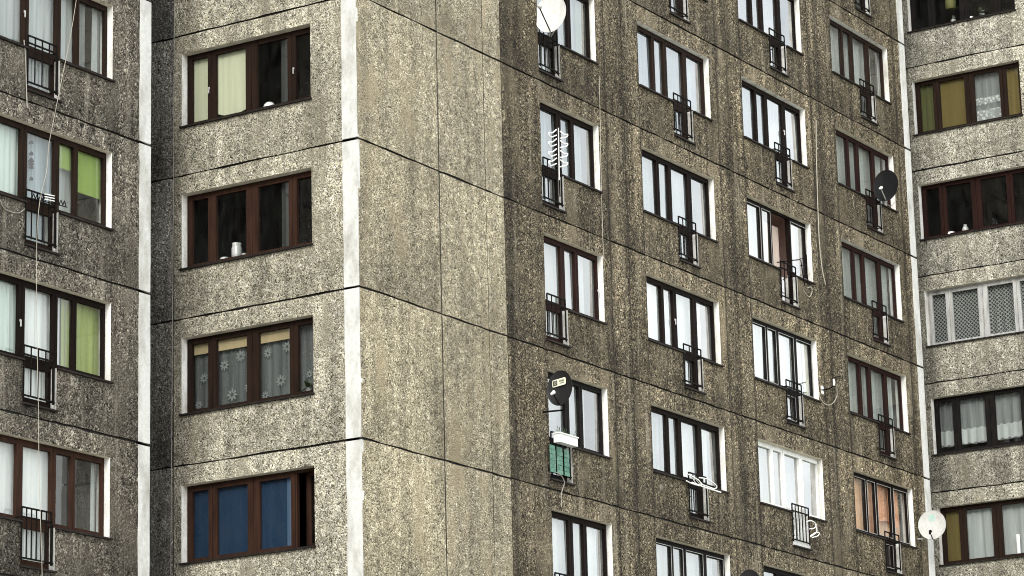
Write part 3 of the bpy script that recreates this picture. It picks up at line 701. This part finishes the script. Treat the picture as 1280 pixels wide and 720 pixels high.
c2('side_curtain', 2, 2.24, 2.46, .02, 1, 'paleblue', 'pale blue strip beside the open narrow sash', d=.24, amp=.003)

# ------------------------------------------------------------------ right block windows
ST5 = {-5: 'black', -4: 'black', -3: 'brown', -2: 'maroon', -1: 'greywood', 0: 'black', 1: 'brown', 2: 'brown'}
k5 = (W5[1]-W5[0])/3.027; L5 = [(p*k5, q*k5) for p, q in L_END]
for s in ROWS5:
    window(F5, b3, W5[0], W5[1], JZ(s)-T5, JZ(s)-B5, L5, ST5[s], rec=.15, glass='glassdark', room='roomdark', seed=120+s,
           label={-1: 'weathered pale grey framed window', -4: 'black framed window'}.get(s))
a, b = W5
def c5(name, s, x0, x1, t0, t1, m_, lbl, d=.30, **k):
    zt, zb = JZ(s)-T5-.02, JZ(s)-B5+.02
    return cloth_obj(name, F5, a+x0, a+x1, zt+(zb-zt)*t0, zt+(zb-zt)*t1, d, m_, lbl, 'blind' if 'blind' in name else 'curtain', None, **k)
c5('curtain', -3, .06, .55, 0, 1, 'moss', 'moss green gathered curtain left of the ochre blind', d=.26, amp=.02)
c5('roller_blind', -3, .60, 1.48, 0, 1, 'ochre', 'smooth ochre blind left of the lace curtain', d=.25, amp=.003)
c5('net_curtain', -3, 1.58, 2.45, 0, 1, 'netthin', 'grey net with white lace bands between ochre panels', d=.32, waves=5,
   extra=lambda mb: [mb.grid([[F5.p(a+1.6+.85*i/24, z+(.03*abs(math.sin(i*.8)) if q else 0), .285+.01*math.sin(i)) for i in range(25)] for q, z in ((0, JZ(-3)-T5-z0), (1, JZ(-3)-T5-z1))], M['lace']) for z0, z1 in ((.72,.92), (1.05,1.40))])
c5('curtain', -3, 2.50, 2.93, 0, 1, 'ochre', 'ochre curtain in the rightmost light beside the lace', d=.26, amp=.015)
c5('net_curtain', -1, .06, .55, 0, 1, 'lattice', 'narrow lattice lace panel in the pale grey frame', d=.27, amp=.004)
c5('net_curtain', -1, .60, 1.48, 0, 1, 'lattice', 'flat lattice lace panel left of the grey central post', d=.27, amp=.004)
c5('net_curtain', -1, 1.58, 2.92, 0, 1, 'lattice', 'pleated lattice lace right of the grey central post', d=.29, amp=.03, waves=4)
def band0(mb):
    mb.grid([[F5.p(a+.08+2.85*i/90, z+.02*math.sin(i*1.1)*q, .275+.022*math.sin(i*.9)) for i in range(91)] for q, z in ((1, JZ(0)-T5-.85), (0, JZ(0)-T5-1.02), (1, JZ(0)-T5-1.22))], M['net'])
c5('net_curtain', 0, .06, 2.93, .02, .86, 'netthin', 'grey net curtain with a bright white hem in the black frame', d=.31, waves=4, extra=band0)
c5('roller_blind', 1, .06, .55, 0, 1, 'ochre', 'narrow brown ochre blind beside the white wall dish', d=.25, amp=.003)
c5('net_curtain', 1, .62, 1.50, .06, 1, 'net', 'soft white net left of the post in the lowest right window', d=.31, waves=3)
c5('net_curtain', 1, 1.58, 2.92, .02, 1, 'net', 'soft white net behind the candle in the lowest right window', d=.33, waves=3)

# ------------------------------------------------------------------ small things standing on window ledges
def lathe_thing(name, fac, px, py, d, prof, mat, label, cat, seg=16):
    u, z = fac.at(px, py, d); c = fac.p(u, z, d); mb = MB(); mb.lathe(c, (0,0,1), prof, M[mat], seg)
    return tag(mb.build(name, base=c), label, cat)
zs = JZ(0)-B2+.10
def on_sill(fac, px, py, d, zsill):
    u, z = fac.at(px, py, d); return fac.p(u, zsill, d)
def shelf_thing(name, fac, px, d, s, Bx, prof, mat, label, cat, zoff=.06, seg=16):
    z = JZ(s)-Bx+zoff; lo, hi = -600, 1400
    u = 0
    py = 360
    for _ in range(40):
        u, zz = fac.at(px, py, d)
        py += (zz-z)*62
    c = fac.p(u, z, d); mb = MB(); mb.lathe(c, (0,0,1), prof, M[mat], seg)
    return tag(mb.build(name, base=c), label, cat)
jar = [(.05,0), (.095,.01), (.10,.12), (.10,.24), (.085,.29), (.09,.31), (.09,.35), (.03,.36)]
shelf_thing('glass_jar', F2, 296, .27, 0, B2, [(r, h*.92) for r, h in jar], 'tin', 'pale grey jar standing inside the unlit end window', 'jar')
shelf_thing('small_pot', F2, 281, .27, 0, B2, [(.06,0), (.09,.03), (.09,.08), (.05,.10)], 'tin', 'low grey pot left of the pale jar', 'pot')
shelf_thing('small_cup', F2, 305, .27, 0, B2, [(.03,0), (.04,.02), (.045,.10), (.04,.10)], 'tin', 'small grey cup right of the pale jar', 'cup')
shelf_thing('white_bowl', F2, 337, .27, -1, B2, [(.09,0), (.12,.05), (.10,.10), (.06,.14), (.02,.15)], 'ceramic', 'white rounded bowl in the window with cream blinds', 'bowl')
shelf_thing('white_bowl', F5, 1189, .27, -2, B5, [(.12,0), (.13,.04), (.11,.08), (.03,.09)], 'ceramic', 'flat white bowl in the dark maroon framed window', 'bowl')
shelf_thing('small_vase', F5, 1207, .27, -2, B5, [(.05,0), (.09,.05), (.08,.12), (.04,.19), (.05,.22)], 'tin', 'dim grey vase right of the flat white bowl', 'vase')
shelf_thing('white_candle', F5, 1274, .22, 1, B5, [(.045,0), (.05,.02), (.05,.48), (.045,.52), (.02,.53)], 'ceramic', 'tall white candle in the lowest right window', 'candle')
shelf_thing('white_cup', F5, 1214, .24, -4, B5, [(.05,0), (.06,.02), (.06,.09), (.05,.09)], 'ceramic', 'small white cup in the black framed top right window', 'cup')
shelf_thing('storage_box', F5, 1190, .30, -4, B5, [(.13,.42), (.15,.44), (.15,.66), (.12,.68)], 'moss', 'olive green tub high in the black framed window', 'tub', seg=8)
def plant(px, fac, d, s, Bx, label, leaf, n=16, size=.24, zoff=.06, seed=0):
    z = JZ(s)-Bx+zoff; py = 360
    for _ in range(40):
        u, zz = fac.at(px, py, d); py += (zz-z)*62
    c = fac.p(u, z, d); e = empty('potted_plant', c, label, 'plant')
    p = MB(); p.lathe(c, (0,0,1), [(.05,0), (.07,.10), (.075,.11), (.06,.11)], M['tin'], 12); p.build('pot', e)
    rr = random.Random(seed); q = MB()
    for i in range(n):
        an = rr.uniform(0, 6.28); el = rr.uniform(.3, 1.4); ln = size*rr.uniform(.7, 1.4); w = .035
        dr = Vector((math.cos(an)*math.cos(el), math.sin(an)*math.cos(el)*.5, math.sin(el))); sd = dr.cross(Vector((0,0,1))).normalized()
        rows = []
        for k in range(6):
            t = k/5; pt = c + Vector((0,0,.10)) + dr*ln*t - Vector((0,0,1))*.14*t*t; ww = w*math.sin(math.pi*min(.97, .1+t*.9))
            rows.append([pt-sd*ww, pt+Vector((0,0,-.004)), pt+sd*ww])
        q.grid(rows, M[leaf])
    q.build('leaves', e); return e
plant(1228, F5, .26, -4, B5, 'dusty leafed pot plant in the black framed top right window', 'leafgrey', 20, .26, seed=2)
plant(1192, F5, .26, -4, B5, 'dim drooping pot plant left of the small white cup', 'leafgrey', 9, .22, seed=4)
plant(386, F2, .24, 1, B2, 'green pot plant at the right edge of the daisy net window', 'leaf', 16, .26, seed=6)

# ------------------------------------------------------------------ satellite dishes
CAMH = Vector((-.82, -.51, 0)).normalized(); CLEFT = Vector((-.51, .82, 0)).normalized()
def dish(fac, px, py, d, w, h, left, mat, label, lnb=(.40, 0., -.10), elev=4, mount=None, lnbmat='tin', armmat='iron', extra=None, roll=0.):
    c = fac.P(px, py, d)
    nn = (CAMH*math.cos(math.radians(left)) + CLEFT*math.sin(math.radians(left)))
    nn = (nn*math.cos(math.radians(elev)) + Vector((0,0,1))*math.sin(math.radians(elev))).normalized()
    sd = Vector((0,0,1)).cross(nn).normalized(); up = nn.cross(sd)       # sd points to the viewer's right
    e = empty('satellite_dish', c, label, 'satellite dish', 'satellite dishes on the facade')
    mb = MB(); R = (w+h)/4; dp = .12*R
    def ring(t, off): return [c + sd*(w/2*t*math.cos(x)) + up*(h/2*t*math.sin(x)) + nn*(dp*(t*t-1)+off) for x in [2*math.pi*j/48 for j in range(48)]]
    ts = [.02,.2,.4,.6,.8,.94,1.]
    rows = [ring(t, 0) for t in ts] + [ring(1.015, .006), ring(1.02, -.006)] + [ring(t, -.014) for t in reversed(ts)]
    mb.grid(rows, M[mat], True, True); mb.face(ring(.02, 0), M[mat]); mb.face(list(reversed(ring(.02, -.014))), M[mat])
    r = mb.build('reflector', e)
    # arm and LNB
    f, ls, lt = lnb; tip = c + nn*f + sd*ls + up*lt; foot = c - up*(h/2*.98) - nn*.01
    am = MB(); am.tube([foot-nn*.06, foot, foot+(tip-foot)*.5, tip-(tip-foot).normalized()*.02], .013, M[armmat]); am.build('feed_arm', e)
    lm = MB(); ax = (c - tip).normalized(); lm.lathe(tip-ax*.05, ax, [(.012,-.02), (.026,-.01), (.028,.06), (.034,.065), (.040,.10), (.03,.105)], M[lnbmat], 16); lm.build('receiver_head', e)
    # back bracket and pipe to its fixing
    bk = MB(); bc = c - nn*(dp+.03)
    bk.tube([c-nn*(dp+.0), bc-nn*.08], .05, M['steel'], 8)
    if mount is not None:
        mp = Vector(mount); m1 = bc-nn*.08; bk.tube([m1, Vector((m1.x, m1.y, mp.z)), mp] if abs(mp.z-m1.z) > .1 else [m1, mp], .022, M['steel'] if mat in ('dishwhite','dishoff') else M['iron'], 8)
    bk.build('mounting_bracket', e)
    if extra: extra(r, c, nn, sd, up, dp, w, h)
    return e
def disc_point(c, nn, sd, up, dp, w, h, x, y, off=.004):
    """point on the reflector's face; x, y in -1..1"""
    return c + sd*(w/2*x) + up*(h/2*y) + nn*(dp*(x*x+y*y-1)+off)
def plate(r, *g):
    c, nn, sd, up, dp, w, h = g
    def P(x, y, o=.012): return c + sd*(w/2*x) + up*(h/2*y) + nn*(dp*(.62-1)+o)
    mb = MB(); 
    def rrect(cx, cy, w, h, rad, o, m_, n=5):
        pts = []
        for qx, qy, a0 in ((1,1,0), (-1,1,90), (-1,-1,180), (1,-1,270)):
            for k in range(n):
                t = math.radians(a0+90*k/(n-1)); pts.append((cx+qx*(w/2-rad)+rad*math.cos(t), cy+qy*(h/2-rad)+rad*math.sin(t)))
        rot = math.radians(5); pts = [(x*math.cos(rot)-y*math.sin(rot)*1., y+x*math.sin(rot)) for x, y in pts]
        mb.face([P(x, y, o) for x, y in pts], m_)
    rrect(-.03, .34, 1.10, .42, .10, .012, M['plate'])
    rrect(-.34, .34, .36, .30, .04, .016, M['plate_dark'])
    ring = lambda rr: [P(-.35+rr*math.cos(t), .315+rr*math.sin(t), .020) for t in [2*math.pi*k/18 for k in range(18)]]
    mb.grid([ring(.095), ring(.055)], M['steel'], False, True)
    rrect(.20, .41, .40, .10, .02, .016, M['plate_dark']); rrect(.20, .27, .36, .045, .01, .016, M['plate_dark'])
    for k in range(7): rrect(.05+.05*k, .425, .022, .05, .004, .019, M['plate'])
    mb.build('printed_badge', r.parent)
def emblem(r, *g):
    def P(x, y, o=.006): return disc_point(*g, x, y, o)
    mb = MB(); rr = random.Random(3)
    ring = lambda r0, wob: [P(.0+(r0+wob*rr.uniform(-.03,.03))*math.cos(t), .50+(r0+wob*rr.uniform(-.03,.03))*math.sin(t)) for t in [2*math.pi*k/16 for k in range(16)]]
    mb.grid([ring(.24,1), ring(.15,1)], M['teal'], False, True)
    mb.grid([ring(.10,1), ring(.03,0)], M['teal'], False, True)
    for an in (20, 140, 260):
        t = math.radians(an); x, y = .12*math.cos(t), .5+.12*math.sin(t)
        mb.face([P(x-.04,y-.03,.008), P(x+.04,y-.03,.008), P(x+.03,y+.05,.008), P(x-.03,y+.04,.008)], M['teal'])
    for x0, y0 in ((.30,.47), (.52,.62)):
        mb.face([P(x0,y0), P(x0+.14,y0+.02), P(x0+.16,y0+.06), P(x0+.02,y0+.05)], M['pinkprint'])
    mb.build('printed_emblem', r.parent)
rp = lambda u, z, d=-.03: F4.p(u, z, d)
dish(F4, 688, 17, -.32, .71, .80, 30, 'dishwhite', 'large white dish clamped to the topmost railing', (.46, 0., -.02), mount=rp(6.9, JZ(-2)-1.75), lnbmat='steel', armmat='iron')
dish(F4, 699.5, 485, -.42, .58, .70, 34, 'dishblack', 'black dish with a pale badge above the green balcony screen', (.24, 0., -.16), mount=F4.P(679, 515, .0), lnbmat='ceramic', extra=plate)
dish(F4, 1107, 232, -.40, .67, .79, 34, 'dishgrey', 'graphite dish on a railing beside the right white strip', (.26, 0., -.14), mount=rp(22.3, JZ(-2)-1.75), lnbmat='ceramic', armmat='steel')
dish(F4, 1165, 656, -.42, .67, .71, 20, 'dishoff', 'white dish with a green emblem fixed on the white strip', (.24, 0., -.24), mount=F4.P(1147, 674, .0), lnbmat='iron', extra=emblem)
dish(F4, 936, 733, -.42, .58, .72, 32, 'dishblack', 'dark dish half hidden below the photo edge between lowest windows', (.25, 0., -.15), mount=F4.P(922, 760, .0), lnbmat='iron')

# ------------------------------------------------------------------ things hung on railings
def poly(fac, pts, d): return [fac.P(x, y, dd if (dd := (p[2] if len(p := (x, y, *r)) > 2 else d)) is not None else d) for x, y, *r in pts]
def smooth(pts, n=6):
    pts = [Vector(p) for p in pts]; out = []
    for i in range(len(pts)-1):
        p0, p1, p2, p3 = pts[max(i-1,0)], pts[i], pts[i+1], pts[min(i+2,len(pts)-1)]
        for k in range(n):
            t = k/n; out.append(.5*((2*p1)+(p2-p0)*t+(2*p0-5*p1+4*p2-p3)*t*t+(3*p1-p0-3*p2+p3)*t**3))
    return out+[pts[-1]]
# zigzag antenna on the first-column railing
e = empty('wire_antenna', F4.P(697, 222, -.12), 'white zigzag wire antenna standing on a balcony railing', 'antenna')
m1 = MB(); m1.tube([F4.P(698, 160, -.15), F4.P(699, 225, -.15)], .012, M['wirewhite']); m1.tube([F4.P(699, 215, -.15), F4.P(700, 246, -.06)], .014, M['iron']); m1.build('mast', e)
for sx, x0 in ((-1, 695.5), (1, 700)):
    for y0 in (163, 174.5, 187, 198.5):
        q = MB(); w = 9.5*sx
        q.tube(smooth([F4.P(x0, y0-1 if sx < 0 else y0+1, -.15), F4.P(x0+w*.55, y0+4+sx, -.20), F4.P(x0+w, y0+6.5+(2 if sx>0 else 0)-3.5, -.24), F4.P(x0+w*.8, y0+8.5, -.22), F4.P(x0, y0+8+sx*2, -.15)], 4), .014, M['wirewhite'])
        q.build('whisker', e)
# hooped drying rack
e = empty('drying_rack', F4.P(872, 602, -.15), 'white hooped wire drying rack lying on a railing', 'drying rack')
q = MB()
q.tube(smooth([F4.P(x, y, -.22) for x, y in ((858,592), (866,596), (874,601), (876,607), (865,604.5), (858,601))]), .013, M['wirewhite'])
q.tube(smooth([F4.P(x, y, -.22) for x, y in ((874,597), (884,599), (892,604), (896,608), (893,611), (884,608), (876,605))]), .013, M['wirewhite'])
q.tube([F4.P(x, y, -.22) for x, y in ((865,603), (880,609), (901,615.5))], .016, M['wirewhite'])
q.build('frame', e)
q = MB()
for t in (.25, .5, .75): q.tube([F4.P(859+18*t, 593+8*t, -.2), F4.P(866+20*t, 604+6*t, -.2)], .007, M['wirewhite'])
q.build('wires', e)
# folding dryer at the open door
e = empty('drying_rack', F4.P(990, 345, -.1), 'black folding dryer hooked over the railing of the open door', 'drying rack')
q = MB()
q.tube([F4.P(971,328,-.04), F4.P(985,326,-.3), F4.P(1000,324.5,-.55)], .013, M['iron'])
q.tube([F4.P(1001,324.5,-.55), F4.P(1003,340,-.45), F4.P(1006,357,-.30)], .013, M['iron'])
q.tube([F4.P(1008,318,-.5), F4.P(1009,343,-.42), F4.P(1010,352,-.35)], .012, M['iron'])
for y in (322, 331, 343): q.tube([F4.P(1000.5,y+1,-.5), F4.P(1008.5,y,-.48)], .009, M['iron'])
q.tube([F4.P(990,341,-.06), F4.P(1001,349,-.25), F4.P(1013,356,-.32)], .014, M['iron'])
q.build('frame', e)
# small wire coil on the left block railing, row of the green blinds
e = empty('drying_rack', F1.P(55, 250, -.1), 'small black wire rack on the railing below the green blinds', 'drying rack')
q = MB()
for x0, y0, n_ in ((40, 244.5, 4), (70, 251.5, 3)):
    for k in range(n_):
        q.tube([F1.P(x0+k*4.2, y0+k*1.0+3, -.12), F1.P(x0+k*4.2+2.1, y0+k*1.0-2.5, -.12), F1.P(x0+k*4.2+4.2, y0+k*1.0+4, -.12)], .010, M['iron'])
q.tube([F1.P(38,247.5,-.12), F1.P(84,259,-.12)], .009, M['iron']); q.build('frame', e)
q = MB()
for dy in (0, 3.2, 6.5): q.tube([F1.P(56, 242.5+dy, -.14), F1.P(68, 245+dy, -.14)], .010, M['wirewhite'])
q.build('clothes_line', e)
# wires coiled by the white framed window
q = MB()
for pts in (((1008,652), (1014,651), (1020,655), (1018,660), (1012,661)), ((1013,670), (1019,666), (1024,666), (1022,670), (1015,672)), ((1019,655), (1021,662), (1020,666), (1013,671))):
    q.tube(smooth([F4.P(x, y, -.10) for x, y in pts]), .012, M['wirewhite'])
tag(q.build('loose_cable', base=F4.P(1012, 662, -.1)), 'white cable curling out beside the white framed window', 'cable')
# white bars inside the wide railing
q = MB(); c = COLS['c3']; zn = JZ(1)-D
for i in range(5): 
    u = c[4][0]-.04+.06+(c[4][1]-c[4][0]-.1)*i/5
    q.box(F4, u, u+.04, zn+.05, JZ(1)-1.66-.03, .015, .035, M['upvc'])
q.box(F4, c[4][0]-.02, c[4][1]-.02, zn+.0, zn+.14, .012, .04, M['upvc'])
q.build('balcony_panel', b2)
# white planter and green screen, first column
u0, u1 = 6.46, 7.30
e = empty('planter_box', F4.p(6.9, JZ(1)-1.85, -.12), 'white planter box hung above the green balcony screen', 'planter')
q = MB(); q.box(F4, 6.52, 7.20, JZ(1)-1.87, JZ(1)-1.70, -.20, -.055, M['upvc']); q.box(F4, 6.50, 7.22, JZ(1)-1.70, JZ(1)-1.675, -.215, -.05, M['upvc']); q.build('trough', e)
q = MB(); rr = random.Random(8)
for i in range(14):
    u = rr.uniform(6.56, 7.22); c0 = F4.p(u, JZ(1)-1.68, -.13); tp = c0+Vector((rr.uniform(-.08,.08), rr.uniform(-.05,.05), rr.uniform(.05,.14)))
    q.tube([c0, (c0+tp)/2+Vector((.01,0,.01)), tp], .006, M['leaf'], 4)
q.build('stems', e)
q = MB()
for p0, p1 in ((687.2,693.8), (696,702.8), (705.2,711)):
    a0, a1 = F4.at(p0, 570, -.05)[0], F4.at(p1, 570, -.05)[0]
    for j in range(6):
        zz = JZ(1)-1.93-j*.092; q.box(F4, a0, a1, zz-.084, zz, -.056-.006*(j%2), -.048, M['emerald'])
q.build('green_screen', b2)['label'] = 'green plastic screen tied inside the railing'
# chime hanging in front of the left window
e = empty('wind_chime', F1.P(39, 175, .20), 'dark hanging chime of small bells in the left window', 'wind chime')
q = MB(); q.tube([F1.P(38.5, 157, .21), F1.P(39, 226, .21)], .004, M['iron']); q.build('cord', e)
q = MB()
for y, r in ((177.5,.045), (191.5,.042), (200,.055), (204,.05), (208.5,.045), (223,.04)):
    q.lathe(F1.P(39, y, .21), (0,0,1), [(.004,.035), (r*.6,.02), (r,-.02), (r*.9,-.03), (.004,-.02)], M['iron'], 10)
q.build('bells', e)

# wall bracket with looped cable
e = empty('cable_bracket', F4.P(1034, 486, -.05), 'small iron bracket with a looped pale cable on the dark wall', 'bracket')
q = MB(); q.tube([F4.P(1027,488,0), F4.P(1036,486,-.2), F4.P(1043.5,482,-.35)], .016, M['iron']); q.tube([F4.P(1040,473,-.3), F4.P(1051,470,-.02)], .014, M['iron'])
q.tube([F4.P(1042,474,-.33), F4.P(1042.5,482,-.35)], .022, M['ceramic']); q.build('arm', e)
q = MB(); q.lathe(F4.P(1027,485,0), F4.n(), [(.05,0), (.05,.03), (.03,.035)], M['ceramic'], 10); q.lathe(F4.P(1027.5,490.5,0), F4.n(), [(.05,0), (.05,.03), (.03,.035)], M['ceramic'], 10); q.build('fixing', e)
q = MB(); q.tube(smooth([F4.P(x, y, dd) for x, y, dd in ((1043,475,-.34), (1046,485,-.3), (1046,495,-.25), (1042,503,-.2), (1036,506.5,-.12), (1030,504,-.06), (1025,497,-.02), (1024,490,-.01))]), .010, M['cable']); q.build('cable', e)
# cables
def cable(fac, pts, d, r, mat, label, name='hanging_cable'):
    P = [fac.P(p[0], p[1], p[2] if len(p) > 2 else d) for p in pts]
    q = MB(); q.tube(smooth(P, 5), r, M[mat]); return tag(q.build(name, base=P[-1]), label, 'cable')
cable(F1, [(103,-60), (96,-5), (88,45), (76,105), (66,155), (61,182), (58,215), (50,250), (46,300), (46,400), (48,510), (49,600), (52,690), (54,790)], -.16, .0052, 'cable', 'long pale cable hanging loose down the left block past its railings')
cable(F1, [(30,50,-.02), (32,75,-.02), (33,110,-.02), (34,135,-.02)], -.02, .010, 'greycable', 'short grey cable beside the top left railing')
cable(F1, [(0,250), (5,260), (14,265), (24,266), (32,260)], -.02, .008, 'greycable', 'drooping grey cable left of the railing with the small wire rack')
cable(F2, [(219.5,-80), (217.8,20), (216.8,226), (215.6,410), (214.2,586), (213,800)], -.012, .006, 'greycable', 'straight thin pale cable down the shaded side of the end wall')
cable(F4, [(1020,150), (1020.3,180), (1021.5,235), (1022.5,265), (1024,300), (1027,331), (1030,348), (1032,356)], -.02, .0115, 'cable', 'loose pale cable hanging down between the open door and graphite dish')
cable(F4, [(749,95), (750,140), (751,200), (752,245), (753.5,300), (755,322)], -.014, .007, 'cable', 'thin pale cable along the right reveal below the white dish')
cable(F4, [(694,590,-.06), (701,594,-.06), (705.5,603,-.05), (703,612,-.03), (701.5,620,-.02), (702,634,-.02)], -.03, .009, 'greycable', 'short grey cable dropping from under the green screen')
cable(F4, [(1006,357,-.2), (1004,362,-.1), (1008,368,-.08), (1012,371,-.08), (1015,365,-.06), (1014,359,-.05), (1009,360,-.06)], -.05, .010, 'cable', 'tangled pale cord below the folding dryer')
cable(F4, [(1099,248,-.06), (1106,252,-.06), (1113,258,-.03), (1118,253,-.02)], -.05, .010, 'greycable', 'dark cord trailing under the graphite dish')
q = MB(); q.lathe(F4.P(826.5, 609.5, 0), F4.n(), [(.075,0), (.07,.010), (.03,.016)], M['concrete'], 7)
q.build('mortar_patch', b2)

# ------------------------------------------------------------------ ground
g = MB(); g.face([(-1500,-1500,0), (1500,-1500,0), (1500,1500,0), (-1500,1500,0)], None)
gm, nt, bb = nmat('grass_and_pale_paving')  # out of view; paving made pale to bounce light up onto the soffits
gp = N(nt, 'ShaderNodeNewGeometry').outputs['Position']
cc = ramp(nt, [(.54, (.38,.37,.34)), (.62, (.09,.12,.045))], noise(nt, gp, .06, 5)); cc = mix(nt, cc, ramp(nt, [(.3,.6), (.7,1.2)], noise(nt, gp, 3, 5)), 1., 'MULTIPLY')
nt.links.new(cc, bb.inputs['Base Color']); bb.inputs['Roughness'].default_value = .95
g.mats = [gm]; tag(g.build('ground'), kind='structure')

# ------------------------------------------------------------------ sky and sun
SUN_EL, SUN_AZ = math.radians(32), math.atan2(-.34, -.94)      # azimuth of the sun direction in x, y
w = bpy.data.worlds.new('World'); S.world = w; w.use_nodes = True; nt = w.node_tree
bg = nt.nodes['Background']
sky = N(nt, 'ShaderNodeTexSky', sky_type='NISHITA'); sky.sun_disc = False; sky.sun_elevation = SUN_EL; sky.sun_rotation = math.pi/2 - SUN_AZ
sky.air_density = 1.; sky.dust_density = 2.
tc = N(nt, 'ShaderNodeTexCoord').outputs['Generated']
cl = noise(nt, mapped(nt, tc, (1,1,2.2), (.3,.1,.2)), 2.6, 7, .6)
cf = ramp(nt, [(.36, .48), (.56, 1.)], cl)
cs = ramp(nt, [(.3, (10.9,11.7,11.9)), (.7, (15,15.3,15))], noise(nt, mapped(nt, tc, (1,1,2), (2,5,1)), 3.4, 6, .6))
mx = mix(nt, sky.outputs[0], cs, cf)
nt.links.new(mx, bg.inputs[0]); bg.inputs[1].default_value = .08
sd = bpy.data.lights.new('sun', 'SUN'); so = bpy.data.objects.new('sun', sd); COL.objects.link(so)
sd.energy = 1.5; sd.angle = math.radians(28); sd.color = (1., .96, .90)
sv = Vector((math.cos(SUN_AZ)*math.cos(SUN_EL), math.sin(SUN_AZ)*math.cos(SUN_EL), math.sin(SUN_EL)))
so.rotation_euler = sv.to_track_quat('Z', 'Y').to_euler()

S.view_settings.view_transform = 'Standard'; S.view_settings.look = 'None'; S.view_settings.gamma = 1
S.view_settings.use_curve_mapping = False; S.view_settings.exposure = 1.26
S.render.engine = 'CYCLES'; S.cycles.pixel_filter_type = 'BLACKMAN_HARRIS'; S.cycles.filter_width = 1.05
S.cycles.transparent_max_bounces = 12; S.cycles.max_bounces = 8
